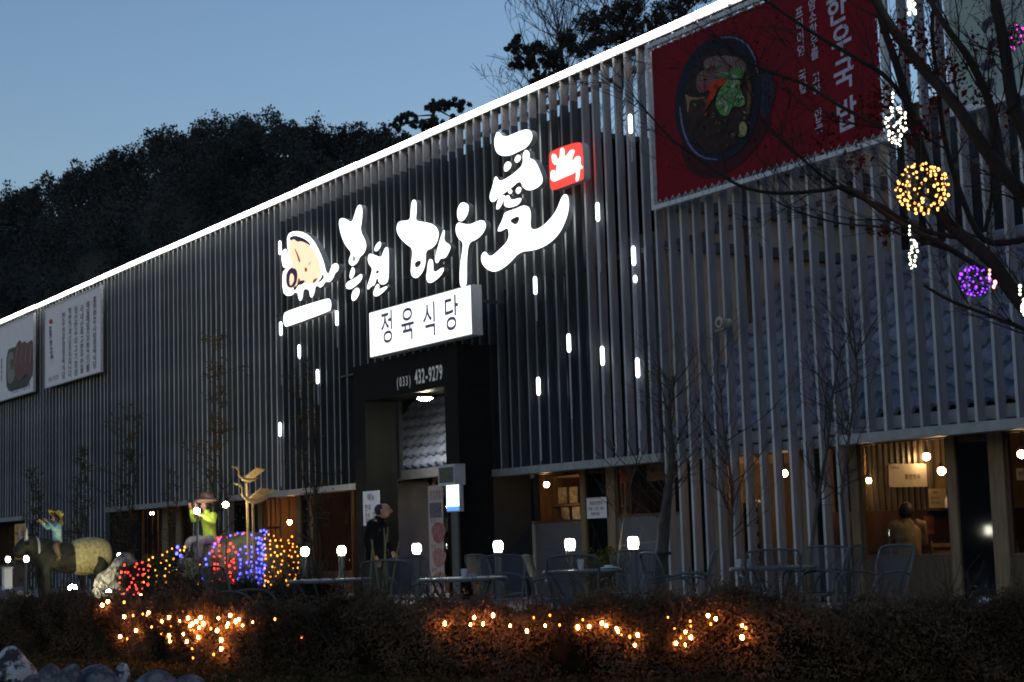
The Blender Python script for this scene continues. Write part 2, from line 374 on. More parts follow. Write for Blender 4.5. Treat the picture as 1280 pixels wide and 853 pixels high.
bpart('sill_beam', M_beam, (-22.43, -18.2, .16, .26, SILL - .14, SILL - .003)); bpart('sill_beam', M_beam, (-18.18, UR, -.04, .26, SILL - .14, SILL - .003))
for z in (5.95, 9.12): bpart('horizontal_rail', M_metal, (UL, UR, .155, .215, z - .04, z + .04))
bpart('roof_cap', M_beam, (UL, UR, -.02, .30, ROOF - .118, ROOF - .03))
rl = MB()
uu = UL
while uu < UR:
    dz = random.uniform(-.008, .008); rl.box(uu, min(uu + 2.96, UR), -.07, -.022, ROOF - .085 + dz, ROOF + .005 + dz); uu += 3
rl.build('roof_light_strip', M_roofled, bld)
# backing
bpart('backing_panel', M_panel, (UL, -32.1, .34, .42, SILL - .1, 8.93)); bpart('backing_panel', M_panel, (-27.7, -24.5, .34, .42, SILL - .1, 8.93)); bpart('backing_panel', M_panel, (-32.098, -27.702, .34, .42, 4.9, 8.93))
rib = MB(); uu = UL
while uu < -24.6: rib.box(uu, uu + .10, .325, .338, 4.95 if -32.3 < uu < -27.6 else SILL - .1, 8.9); uu += .42
rib.build('panel_ribs', M_panel, bld)
bpart('backing_panel', M_panel, (-24.48, -22.95, .75, .83, SILL - .1, 6.4))
# gable wall, seen through the slats at the right
bpart('gable_wall', M_beige, (-22.94, -22.80, .5, 6.0, 2.3, 8.6))
for z in (6.05, 6.75, 7.6): bpart('wall_beam', M_timb, (-22.79, -22.68, .5, 6.0, z - .09, z + .09))
for v0, v1, z0, z1 in ((1.3, 1.9, 6.15, 6.65), (2.6, 2.2, 6.15, 6.65), (3.4, 4.0, 6.15, 6.65), (3.0, 2.6, 6.85, 7.5), (4.4, 5.0, 6.85, 7.5)):
    mb = MB(); mb.tube([(-22.76, v0, z0), (-22.76, v1, z1)], .05, 4); mb.build('wall_brace', M_timb, bld)
for v in (.56, 2.3, 4.2): bpart('wall_post', M_timb, (-22.785, -22.69, v, v + .12, 2.4, 8.5))
bpart('rear_wall', M_beige, (-24.4, -22.95, 1.6, 1.7, 6.4, 8.5))
bpart('rear_wall', M_panel, (-22.6, UR, 6.0, 6.2, 3, 9.0))
for i in range(5):
    u0 = -19.6 + i * 1.7
    for j, z in enumerate((6.1, 7.3)):
        f = bpart('window_frame', M_beam, (u0, u0 + 1.2, 5.90, 5.99, z, z + 1.0))
        bpart('pane', M_mirror, (u0 + .06, u0 + .58, 5.87, 5.895, z + .06, z + .94), (u0 + .64, u0 + 1.14, 5.87, 5.895, z + .06, z + .94), parent=f)
# clay tile roofs
def tile_mesh(wd, ln):
    mb = MB(); n = 8; vs = []
    for j, (y, dz) in enumerate(((0, 0), (ln, .03))):
        for i in range(n + 1):
            x = wd * i / n; z = .058 * math.cos(2 * math.pi * (i / n)) ; vs.append((x, y, z + (.065 if j == 0 else 0)))
    for i in range(n + 1):
        x = wd * i / n; z = .058 * math.cos(2 * math.pi * (i / n)); vs.append((x, 0, z - .01))
    fs = [(i, i + 1, n + 2 + i, n + 1 + i) for i in range(n)] + [(2 * n + 2 + i, 2 * n + 3 + i, i + 1, i) for i in range(n)]
    mb.add(vs, fs); o = mb.build('tmp', M_tile); m = o.data; m.name = 'roof_tile'
    m.polygons.foreach_set('use_smooth', [True] * n + [False] * n)
    bpy.data.objects.remove(o); return m
TM = tile_mesh(.33, .42)
def tile_roof(parent, u0, cols, v0, z0, v1, z1, rows):
    sl = math.atan2(z1 - z0, v1 - v0); L = math.hypot(v1 - v0, z1 - z0); st = L / rows
    for r in range(rows):
        for c in range(cols):
            o = bpy.data.objects.new('roof_tile', TM); COL.objects.link(o); o.parent = parent
            s = r * st
            o.location = (u0 + c * .33, v0 + s * math.cos(sl), z0 + s * math.sin(sl)); o.rotation_euler = (sl - .03 + random.uniform(-.02, .02), 0, random.uniform(-.015, .015))
            o.scale = (1, st / .37, 1)
    mb = MB()
    mb.add([(u0, v0, z0 - .1), (u0 + cols * .33, v0, z0 - .1), (u0 + cols * .33, v1, z1 - .1), (u0, v1, z1 - .1)], [(0, 1, 2, 3)])
    mb.build('roof_deck', M_panel, parent)
rf = empty('tiled_lean_to_roof', (-18, 1.6, 2.6), 'blue grey clay tile lean-to roof behind the slats at the right', 'roof')
rf.location = (0, 0, 0)
tile_roof(rf, -22.65, 29, .42, 2.72, 3.0, 5.42, 9)
mb = MB(); mb.tube([(-22.65, 3.02, 5.5), (-13.1, 3.02, 5.5)], .11, 10); mb.build('ridge', M_tile, rf)
mb = MB(); mb.box(-22.65, -13.1, .30, .40, 2.50, 2.68); mb.build('gutter', M_beam, rf)
aw = empty('tiled_entrance_canopy', (0, 0, 0), 'small tiled canopy roof lit from above inside the entrance portal', 'canopy')
tile_roof(aw, -34.0, 14, .50, 2.68, 1.9, 4.35, 7)
mb = MB(); mb.box(-34.0, -29.3, .38, .50, 2.46, 2.66); mb.build('fascia', M_beam, aw)
bpart('upper_entrance_wall', M_panel, (-34.2, -29.0, 1.95, 2.05, 2.6, 5.2))

# ================================================================ GROUND FLOOR: windows, posts
V0 = .90
def U9(px, py=640): return u_at(px, V0, py)
HEAD = 2.62
post_px = [(66, 72), (205, 212), (222, 228), (270, 276), (325, 330), (373, 378), (389, 394), (650, 660), (729, 735), (762, 772), (855, 863), (895, 907), (1007, 1013), (1068, 1078), (1190, 1201), (1243, 1262)]
for a, b in post_px:
    u0, u1 = U9(a), U9(b)
    bpart('window_post', M_wood if a not in (1190, 895, 1243) else M_wood, (u0, u1, V0 - .06, V0 + .08, 0, HEAD))
bpart('lintel', M_panel, (UL, PORT_L + .2, V0 - .02, V0 + .1, HEAD - .22, HEAD + .1)); bpart('lintel', M_panel, (PORT_R, UR, V0 - .02, V0 + .1, HEAD - .22, HEAD + .1))
bpart('soffit', M_panel, (UL, PORT_L, .27, V0 + .1, SILL - .02, SILL + .03)); bpart('soffit', M_panel, (PORT_R, UR, .27, V0 + .1, SILL - .02, SILL + .03))
def dark(px0, px1):
    bpart('dark_wall_panel', M_mirror, (U9(px0) + .003, U9(px1) - .003, V0 - .02, V0 + .05, 0, HEAD - .23))
def pane(px0, px1, z0=.02, z1=HEAD - .23, low=None, lowm=None, lowname='lower_panel'):
    u0, u1 = U9(px0) + .003, U9(px1) - .003
    if low:
        bpart(lowname, lowm, (u0, u1, V0 - .01, V0 + .03, .02, low)); z0 = low + .003
    f = bpart('window_frame', M_wooddk, (u0, u0 + .05, V0 - .02, V0 + .04, z0, z1), (u1 - .05, u1, V0 - .02, V0 + .04, z0, z1), (u0 + .052, u1 - .052, V0 - .02, V0 + .04, z1 - .05, z1), (u0 + .052, u1 - .052, V0 - .02, V0 + .04, z0, z0 + .05))
    bpart('pane', M_glass, (u0 + .052, u1 - .052, V0 + .005, V0 + .015, z0 + .052, z1 - .052), parent=f)
pane(-20, 34, low=.75, lowm=M_wooddk); pane(35, 66, low=.75, lowm=M_wooddk); dark(72, 178); pane(178, 205); dark(212, 222); pane(228, 270, low=.5, lowm=M_wooddk); dark(276, 325)
pane(330, 373, low=.5, lowm=M_wooddk); dark(378, 389); pane(394, 441, low=.45, lowm=M_wooddk)
dark(612, 650); pane(660, 729, low=1.40, lowm=M_frost, lowname='frosted_panel'); dark(735, 762); pane(772, 855, low=1.44, lowm=M_frost, lowname='frosted_panel')
dark(863, 895); pane(907, 1007, low=.55, lowm=M_wooddk); dark(1013, 1030); pane(1030, 1068, low=.62, lowm=M_woodlow); pane(1078, 1190, low=.66, lowm=M_woodlow, lowname='lower_wood_panel')
dark(1201, 1243); pane(1262, 1330, low=.66, lowm=M_woodlow)
bpart('plinth', M_rock, (UL, PORT_L, V0 - .1, V0 + .1, 0, .018), (PORT_R, UR, V0 - .1, V0 + .1, 0, .018))
# entrance door behind the portal
de = bpart('door_frame', M_wood, (-31.9, -31.75, 1.0, 1.1, 0, 2.5), (-29.95, -29.8, 1.0, 1.1, 0, 2.5), (-31.75, -29.95, 1.0, 1.1, 2.4, 2.5))
bpart('door_leaf', M_wooddk, (-30.9, -30.80, 1.0, 1.06, 0, 2.39), (-31.74, -30.91, 1.01, 1.06, 0, .25), (-30.79, -29.96, 1.01, 1.06, 0, .25))
bpart('pane', M_glass, (-31.74, -30.91, 1.02, 1.03, .26, 2.39), (-30.79, -29.96, 1.02, 1.03, .26, 2.39), parent=de)
bpart('dark_wall_panel', M_panel, (-29.79, -27.75, .95, 1.05, 0, 2.6)); bpart('dark_wall_panel', M_panel, (-34.2, -31.92, .95, 1.05, 0, 2.6))
# interior shell
bpart('interior_wall', M_inwall, (UL, UR, 7.0, 7.2, 0, 3)); bpart('interior_ceiling', M_ceil, (UL, UR, 1.06, 7.0, 2.75, 2.85))
bpart('interior_floor', M_infloor, (UL, UR, .95, 7.0, .006, .02))
for u in (UL, -43.8, -38.0, -33.9, -29.2, -24.9, -22.95, -19.95, UR): bpart('interior_partition', mat('tan_partition', (.30, .22, .13), .7, 0, .2, 3) if -23 < u < -19 else mat('dark_partition_wood', (.20, .105, .05), .6, 0, .4, 3, stretch=(6, 6, .7)), (u, u + .1, 1.08, 6.98, .02, 2.74))
bpart('outer_wall', M_panel, (UL, UR, 7.25, 7.4, 0, 8.4)); bpart('roof_slab', M_panel, (UL, -24.5, .44, 7.2, 8.3, 8.4))
bpart('roof_slab', M_panel, (-24.4, UR, 3.1, 7.2, 2.9, 3.0)); bpart('end_wall', M_panel, (UL - .1, UL - .02, -.1, 7.3, 0, 9.3))

# entrance portal
po = empty('entrance_portal', (0, 0, 0), 'black stone entrance portal with phone number on its lintel', 'portal')
bpart('left_pillar', M_black, (PORT_L, -31.56, -.75, -.02, 0, 4.08), parent=po); bpart('right_pillar', M_black, (-28.24, PORT_R, -.75, -.02, 0, 4.08), parent=po)
bpart('lintel', M_black, (PORT_L, PORT_R, -.75, -.02, 4.083, 4.85), parent=po)
bpart('threshold', M_pave, (-31.55, -28.25, -.75, .8, .005, .05), parent=po)
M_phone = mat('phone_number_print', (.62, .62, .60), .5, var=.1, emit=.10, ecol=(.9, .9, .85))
pn = []
uL, zL = at_v(495, 478, -.755)[[0, 2]]; uR, zR = at_v(551, 466, -.755)[[0, 2]]
zc = (zL + zR) / 2
for i, c in enumerate('(033)'): pn.append((c, uL + .06 + i * .13, zc - .03, .27))
for i, c in enumerate('432-9279'): pn.append((c, uL + .84 + i * (uR - uL - .84) / 7, zc, .40))
text('phone_number', pn, -.755, M_phone, po, bold=.018, wid=.60)

bpart('side_light_stop', M_panel, (PORT_R - .06, PORT_R - .01, -.018, .84, 0, 4.84)); bpart('side_light_stop', M_panel, (-34.28, -34.22, .43, 1.94, 0, 4.84)); bpart('upper_light_stop', M_panel, (-34.28, PORT_R - .01, -.018, 1.94, 4.845, 4.885))  # unseen panels added to stop the portal lamp leaking out behind the slats
# portal lamp
def lamp_at(p, label):
    e = empty('ceiling_spotlight', p, label, 'lamp')
    mb = MB(); mb.lathe([(.05, .08), (.05, .14), (.02, .16)], 10); mb.tube([(0, 0, .14), (0, 0, 4.08 - p[2])], .015, 6); mb.build('stem', M_metal, e)
    mb = MB(); mb.lathe([(.17, 0), (.15, .05), (.06, .09)], 14); mb.build('lamp_shade', M_side, e)
    mb = MB(); mb.lathe([(.001, -.05), (.10, -.035), (.155, -.004)], 14); mb.build('lamp_glass', mat('portal_lamp_glow', (1, 1, 1), emit=330, ecol=(1, .92, .72), var=0), e)
p = at_v(531, 498, -.30); lamp_at(tuple(p), 'round ceiling lamp glowing under the entrance portal lintel')

# ================================================================ SIGNS
def thing_off(name, label, cat): return empty(name, (0, 0, 0), label, cat)
# sub-lightbox
u0, u1 = -30.82, -26.75
lb = thing_off('lightbox_sign', 'long white lightbox with navy Korean letters above the entrance portal', 'sign')
bpart('case', M_side, (u0, u1, -.99, -.76, 4.905, 5.85), parent=lb); bpart('lit_face', M_box_em, (u0 + .02, u1 - .02, -.999, -.992, 4.925, 5.83), parent=lb)
for i, (c, px, py) in enumerate((('정', 484, 412), ('육', 509.5, 408), ('식', 537, 403), ('당', 564, 395))):
    q = at_v(px, py, -1.003); 
    text('letter', [(c, q[0], q[2] - .0, .72)], -1.004, M_inkem, lb, bold=.012, wid=.86)
mb = MB()
for u in (-30.3, -28.8, -27.3): mb.box(u, u + .06, -.758, .15, 5.6, 5.66); 
mb.build('bracket', M_metal, lb)
VS = -.30
cs = thing_off('calligraphy_sign', 'large glowing white brush calligraphy of Korean letters and a Chinese love character', 'sign')
c2 = (410, 240, 5.69); c3 = (490, 240, 6.56); c4 = (595, 150, 4.267); c1 = (340, 280, 6.567); c8 = (680, 170, 10.66)
def L(name, crop, *loops, **kw): return solid(name, loops, VS, .12, [M_white_em, M_side], kw.get('parent', cs), crop=crop, smooth=kw.get('smooth', 2))
L('letter', c2, [(225,88),(245,110),(242,200),(228,275),(265,345),(274,390),(255,440),(225,462),(215,495),(180,530),(150,515),(148,480),(170,432),(130,390),(100,330),(80,250),(78,200),(100,185),(130,195),(170,222),(190,160),(205,110)], [(180,445),(195,470),(188,500),(175,490)])
L('letter', c2, [(178,533),(194,560),(180,605),(158,624),(153,590),(165,550)]); L('letter', c2, [(243,576),(242,625),(200,667),(160,694),(128,687),(126,655),(150,635),(200,610)])
L('letter', c2, [(210,680),(227,700),(215,745),(185,780),(166,767),(170,720),(190,690)], [(190,732),(196,728),(197,738),(191,741)])
L('letter', c2, [(370,350),(380,375),(362,410),(340,427),(328,410),(345,370)])
L('letter', c2, [(300,438),(330,450),(380,470),(395,420),(412,391),(429,398),(432,450),(432,600),(422,647),(385,662),(360,645),(355,612),(345,612),(332,664),(308,670),(285,698),(276,682),(300,610),(318,545),(295,520),(283,490),(286,452)], [(345,555),(365,560),(362,580),(337,586)])
L('letter', c2, [(352,652),(367,665),(358,700),(418,668),(424,682),(365,738),(332,745),(320,725),(335,680)])
L('letter', c3, [(180,60),(202,80),(200,180),(192,238),(260,248),(330,263),(372,298),(385,350),(367,420),(327,464),(275,482),(277,570),(257,650),(215,703),(180,708),(153,672),(158,590),(173,465),(118,430),(68,380),(40,330),(38,280),(58,238),(150,238),(153,160),(160,83)], [(190,570),(238,560),(240,595),(205,628),(183,610)])
L('letter', c3, [(425,306),(434,330),(422,405),(484,440),(472,482),(440,545),(395,545),(375,587),(353,577),(358,520),(383,430),(400,370)])
L('letter', c3, [(315,548),(338,565),(337,675),(417,615),(428,640),(397,692),(340,738),(300,750),(281,715),(288,640),(297,568)])
L('letter', c3, [(570,83),(612,95),(632,120),(620,190),(580,243),(545,238),(533,190),(538,130)], [(570,160),(582,155),(575,185)])
L('letter', c3, [(545,248),(580,262),(640,270),(690,245),(735,231),(767,248),(770,295),(737,352),(690,392),(627,417),(612,560),(614,740),(600,784),(568,786),(554,740),(558,600),(578,480),(583,412),(545,384),(523,335),(523,278)])
L('letter', c4, [(120,62),(150,97),(210,70),(270,48),(297,63),(302,100),(272,147),(230,167),(180,192),(130,192),(103,165),(96,110),(108,70)])
L('letter', c4, [(170,220),(190,232),(184,260),(155,280),(148,262),(153,235)]); L('letter', c4, [(222,183),(242,195),(234,218),(215,232),(203,212)])
L('letter', c4, [(110,300),(125,332),(180,303),(230,262),(252,235),(248,185),(265,156),(287,175),(283,208),(312,212),(337,260),(360,325),(337,357),(290,379),(253,367),(236,320),(190,362),(150,392),(125,405),(100,437),(78,437),(71,405),(88,360),(98,308)])
L('letter', c4, [(128,402),(158,402),(147,430),(127,472),(106,480),(113,440)], smooth=1); L('letter', c4, [(155,410),(176,398),(186,432),(237,414),(244,427),(222,457),(170,470),(147,455)])
L('letter', c4, [(184,368),(195,380),(186,397),(172,390),(172,374)], smooth=1); L('letter', c4, [(232,355),(244,370),(229,397),(213,388),(213,368)], smooth=1)
L('letter', c4, [(163,490),(210,476),(250,456),(282,463),(294,500),(287,580),(320,588),(370,558),(428,490),(453,420),(472,394),(492,405),(497,460),(482,532),(442,612),(382,667),(310,697),(235,702),(182,762),(130,802),(90,812),(50,792),(28,757),(28,720),(48,698),(75,735),(120,698),(178,640),(172,570),(140,592),(113,597),(123,568),(143,530),(150,500)], [(178,535),(225,510),(235,530),(215,563),(190,550)])
# seal
se = thing_off('seal_sign', 'square glowing red seal sign with white brush character', 'sign')
solid('seal_face', [[(65,250),(90,210),(250,140),(440,85),(490,95),(515,140),(535,560),(515,590),(330,655),(130,728),(95,715),(78,680)]], VS, .14, [M_red_em, M_side], se, crop=c8, smooth=2)
def flat(name, crop, loops, m, parent, v, sm=2): return solid(name, loops, v, .006, [m], parent, crop=crop, smooth=sm)
flat('brush_mark', c8, [[(215,175),(250,158),(268,190),(270,285),(300,270),(340,200),(390,180),(405,205),(380,260),(360,330),(395,330),(420,280),(460,268),(485,290),(475,380),(515,415),(500,440),(465,440),(470,520),(450,600),(420,605),(430,520),(425,460),(390,500),(290,540),(200,580),(140,608),(105,598),(85,560),(90,480),(115,455),(150,465),(140,530),(170,520),(160,440),(185,370),(150,390),(118,360),(102,300),(105,250),(135,238),(165,270),(170,320),(212,300)]], M_white_em, se, VS - .012)
# emblem
em = thing_off('cow_emblem_sign', 'glowing cow emblem with white outline and peach body at the left of the calligraphy', 'sign')
solid('outline', [[(150,66),(230,60),(300,93),(347,145),(392,230),(427,320),(442,395),(467,415),(485,360),(498,333),(530,322),(550,348),(542,387),(517,402),(505,440),(475,480),(440,472),(425,500),(395,527),(380,507),(355,512),(350,560),(330,607),(313,597),(306,537),(257,532),(252,600),(237,634),(220,622),(210,562),(185,562),(165,587),(120,592),(88,557),(86,400),(108,375),(130,367),(93,360),(83,320),(78,280),(83,225),(110,203),(127,222),(119,258),(135,245),(126,170),(123,110)]], VS, .16, [M_white_em, M_side], em, crop=c1, smooth=1)
flat('body_print', c1, [[(150,125),(215,105),(270,130),(320,185),(360,240),(385,300),(400,360),(408,425),(375,465),(340,492),(290,495),(250,490),(200,520),(150,535),(112,510),(108,420),(130,380),(165,350),(150,290),(138,230),(138,170)]], M_peach_em, em, VS - .008)
flat('back_marking', c1, [[(140,112),(180,93),(240,108),(295,140),(325,185),(290,165),(240,140),(205,150),(180,122),(150,142)]], M_navy_em, em, VS - .016)
flat('muzzle_ring', c1, [[(165,360),(200,372),(210,430),(195,500),(165,528),(130,520),(115,480),(120,410),(138,370)], [(158,402),(178,420),(182,460),(165,500),(148,510),(140,470),(145,420)]], M_navy_em, em, VS - .016)
flat('eye_stroke', c1, [[(180,198),(197,215),(228,285),(232,310),(220,320),(205,262)]], M_brown_em, em, VS - .016, 1)
flat('eye_dot', c1, [[(278,355),(290,375),(282,398),(268,390),(265,365)]], M_brown_em, em, VS - .016)
flat('orange_blotch', c1, [[(112,420),(150,360),(165,352),(150,380),(125,440)]], M_brown_em, em, VS - .012); flat('orange_blotch', c1, [[(330,480),(345,450),(375,445),(365,470),(345,492)]], M_brown_em, em, VS - .012); flat('orange_blotch', c1, [[(205,500),(215,440),(235,460),(215,500)]], M_brown_em, em, VS - .012); flat('brow_stroke', c1, [[(296,338),(314,308),(316,318),(300,342)]], M_brown_em, em, VS - .016, 1)
flat('mouth_marking', c1, [[(222,470),(262,460),(270,475),(240,505),(215,500),(195,545),(175,545),(175,520),(205,505)]], M_navy_em, em, VS - .016, 1)
flat('tail_marking', c1, [[(368,482),(400,450),(412,412),(424,420),(425,445),(397,478)]], M_navy_em, em, VS - .016, 1)
pl_ = thing_off('pill_lightbox', 'glowing white rounded bar lightbox below the cow emblem', 'sign')
solid('lit_bar', [[(95,745),(115,718),(450,612),(475,618),(487,650),(483,700),(470,718),(130,842),(108,843),(95,815)]], VS, .16, [M_white_em, M_side], pl_, crop=c1, smooth=2)
for e_, us in ((cs, (-35.0, -33.2, -30.8, -29.2, -27.4, -26.0)), (em, (-37.0,)), (pl_, (-37.2,)), (se, (-25.4,))):
    for u in us: mb = MB(); mb.box(u, u + .05, VS + .13, -.0, 6.6 if e_ is not se else 7.9, 6.65 if e_ is not se else 7.95); mb.build('bracket', M_metal, e_)
# LED tubes
leds = [(350, 310, 'level with the cow emblem, at its left'), (351, 411, 'left of the white pill bar'), (421, 398, 'at the right end of the white pill bar'), (374, 440, 'just below the white pill bar'), (397, 471, 'second below the white pill bar'), (350, 537, 'lowest at the left, near the twiggy climber'),
        (788, 155, 'beside the red banner, topmost'), (747, 265, 'below and right of the red seal'), (792, 320, 'below the lower left corner of the red banner'), (669, 357, 'below the sweep of the love character'), (711, 429, 'middle of the slats right of the lightbox'), (753, 445, 'right of the middle tube over the dining windows'), (797, 460, 'rightmost of the low tubes'), (673, 483, 'lowest above the dining windows'), (794, 349, 'short stub under the tube by the red banner')]
for i, (px, py, where) in enumerate(leds):
    q = at_v(px, py, -.06); h = .33 if i != 14 else .12
    e = empty('led_tube', (q[0], -.06, q[2]), 'small upright white LED tube ' + where, 'lamp', 'upright LED tubes scattered on the slats')
    mb = MB(); mb.tube([(0, 0, -h / 2), (0, 0, -h / 2 + .03), (0, 0, h / 2 - .03), (0, 0, h / 2)], [.018, .034, .034, .018], 8); mb.build('glowing_tube', M_led, e)
    mb = MB(); ln = random.choice((.5, .9, 1.2)); mb.tube([(0, .012, -h / 2 - .01), (0, .012, -h / 2 - ln)], .017, 6); mb.build('unlit_tube', M_leddim, e)
# ---- red banner
VB = -.22
rb = thing_off('red_billboard', 'big red banner with a black soup bowl and white vertical Korean lettering', 'banner')
bu0, bu1, bz0, bz1 = float(at_v(812, 160, VB)[0]), float(at_v(1112, 150, VB)[0]), float(at_v(818, 263, VB)[2]), float(at_v(806, 58, VB)[2])
bpart('banner_sheet', M_red, (bu0 + .14, bu1 - .14, VB, VB + .01, bz0 + .12, bz1 - .12), parent=rb)
mb = MB()
mb.box(bu0, bu0 + .07, VB - .03, VB + .05, bz0, bz1); mb.box(bu1 - .07, bu1, VB - .03, VB + .05, bz0, bz1); mb.box(bu0 + .072, bu1 - .072, VB - .03, VB + .05, bz0, bz0 + .07); mb.box(bu0 + .072, bu1 - .072, VB - .03, VB + .05, bz1 - .07, bz1)
mb.build('frame', M_alu, rb)
mb = MB(); x = bu0 + .15
while x < bu1 - .2:
    for z, dz in ((bz0 + .07, .06), (bz1 - .07, -.06)): mb.tube([(x, VB - .034, z - dz * .8), (x + .08, VB - .02, z + dz * 1.3), (x + .16, VB - .034, z - dz * .8)], .007, 4)
    x += .17
x = bz0 + .15
while x < bz1 - .2:
    for u, du in ((bu0 + .07, .06), (bu1 - .07, -.06)): mb.tube([(u - du * .8, VB - .034, x), (u + du * 1.3, VB - .02, x + .08), (u - du * .8, VB - .034, x + .16)], .006, 4)
    x += .17
mb.build('lacing_rope', mat('white_rope', (.6, .6, .6), var=0), rb)
mb = MB()
for u in (-22.0, -20.2, -18.4, -17.1):
    for z in (6.75, 9.3): mb.box(u, u + .05, VB + .052, .0, z, z + .05)
mb.build('bracket', M_metal, rb)
cb = (820, 30, 3.876)
def bp(name, loops, col, k, sm=2, rough=.5, var=.3, sc=14):
    m = mat('print_' + name, col, rough, var=var, scale=sc, spec=.1); return flat(name, cb, loops, m, rb, VB - .008 - .004 * k, sm)
bp('bowl_shadow', [[(150,560),(110,600),(160,720),(260,760),(400,700),(520,560),(560,480),(540,440)]], (.05, .008, .012), 0, var=.1)
bp('bowl_handle', [[(495,240),(530,225),(560,250),(575,300),(572,380),(545,450),(505,460)]], (.025, .03, .055), 1)
bp('bowl', [[(300,60),(370,52),(440,80),(485,150),(508,260),(510,380),(480,500),(420,610),(330,665),(240,675),(160,620),(110,540),(88,440),(100,300),(145,180),(215,95)]], (.016, .018, .034), 2, var=.2)
bp('bowl_rim_glint', [[(118,400),(130,500),(165,590),(220,645),(300,655),(300,662),(218,652),(158,598),(122,505),(112,400)]], (.16, .17, .30), 3, 1)
bp('bowl_rim_glint', [[(300,66),(370,58),(436,86),(480,152),(500,250),(492,252),(474,160),(432,94),(368,66),(300,74)]], (.07, .08, .15), 3, 1)
bp('soup', [[(250,130),(340,110),(420,150),(465,230),(470,380),(440,500),(370,600),(280,640),(200,600),(145,520),(128,400),(150,270),(200,180)]], (.035, .020, .018), 4, var=.6, sc=8)
bp('beef_slice', [[(225,175),(300,150),(400,160),(440,200),(430,240),(330,240),(240,230)]], (.17, .11, .12), 5)
bp('beef_slice', [[(205,225),(290,215),(330,240),(310,290),(250,320),(215,340),(190,300)]], (.24, .19, .19), 6)
bp('dark_meat', [[(135,340),(200,360),(250,350),(245,420),(190,470),(150,440)]], (.05, .028, .022), 5)
bp('meat_edge', [[(138,338),(165,355),(210,358),(240,350),(240,358),(200,368),(160,366),(158,430),(150,432),(150,372)]], (.25, .17, .10), 6, 1)
bp('onion', [[(300,230),(350,240),(390,205),(430,215),(420,260),(400,290),(420,350),(435,380),(410,405),(370,395),(350,450),(310,440),(285,390),(300,330),(330,290),(300,260)]], (.10, .28, .10), 7, var=.6, sc=20)
bp('onion_ring', [[(350,260),(385,240),(400,260),(390,300),(365,330),(350,320),(372,290),(372,262)]], (.28, .45, .28), 8, 1)
bp('onion_ring', [[(380,350),(420,345),(432,370),(425,395),(412,395),(418,368),(395,362),(372,378)]], (.30, .48, .30), 8, 1)
bp('onion_ring', [[(300,380),(330,370),(350,400),(340,430),(330,430),(335,402),(320,385),(300,395)]], (.25, .42, .2), 8, 1)
bp('chilli', [[(240,310),(270,280),(340,262),(342,285),(300,310),(285,350),(250,400),(238,420),(240,380),(262,330)]], (.45, .05, .02), 9)
bp('chilli', [[(255,290),(300,268),(335,266),(300,284),(262,312)]], (.55, .10, .03), 10, 1)
bp('mushroom', [[(405,480),(425,470),(443,500),(435,540),(415,555),(402,520)]], (.32, .30, .14), 9)
bp('broth_shine', [[(430,240),(455,260),(462,340),(450,450),(436,440),(444,340)]], (.14, .08, .04), 6)
M_fl = [mat('print_fleck_%s' % nm, c_, .5, var=.4, scale=20, spec=.1) for nm, c_ in (('brown', (.10, .05, .03)), ('tan', (.20, .13, .08)), ('green', (.07, .20, .06)), ('pale', (.24, .22, .16)), ('chilli', (.35, .06, .02)))]
for k in range(58):
    a_ = random.uniform(0, 6.28); q_ = math.sqrt(random.random()); fx_, fy_ = 300 + 150 * q_ * math.cos(a_) + 30, 370 + 225 * q_ * math.sin(a_); sz_ = random.uniform(4, 13); el_ = random.uniform(.3, 1); th_ = random.uniform(0, 3.1)
    if fy_ < 170: continue
    flat('garnish_fleck', cb, [[(fx_ + sz_ * (math.cos(t) * math.cos(th_) - el_ * math.sin(t) * math.sin(th_)), fy_ + sz_ * (math.cos(t) * math.sin(th_) + el_ * math.sin(t) * math.cos(th_))) for t in (0, 1.05, 2.1, 3.14, 4.2, 5.2)]], M_fl[random.choice((0, 0, 1, 2, 2, 3, 4))], rb, VB - .052 - .0006 * k, 0)
tw = mat('banner_white_print', (.46, .47, .60), .5, var=.05)
its = []
for c, px, py in (('한', 1046, 14), ('우', 1052, 53), ('국', 1055, 95), ('밥', 1058, 146)):
    q = at_v(px, py, VB - .01); its.append((c, q[0], q[2], .50))
text('large_lettering', its, VB - .012, tw, rb, bold=.022, shear=.0, wid=.95, slant=.10)
its = []
for i, c in enumerate('암소한우를 고아 만든'):
    if c == ' ': continue
    px = 1015 + (1024 - 1015) * i / 10; py = 7 + (160 - 7) * i / 10; q = at_v(px, py, VB - .01); its.append((c, q[0], q[2], .19))
text('lettering', its, VB - .012, tw, rb, bold=.014, wid=1.0, slant=.12)
its = []
for i, c in enumerate('프리미엄 국밥'):
    if c == ' ': continue
    px = 999 + 5 * i / 6; py = 17 + 94 * i / 6; q = at_v(px, py, VB - .01); its.append((c, q[0], q[2], .19))
text('lettering', its, VB - .012, tw, rb, bold=.014, wid=1.0, slant=.12)
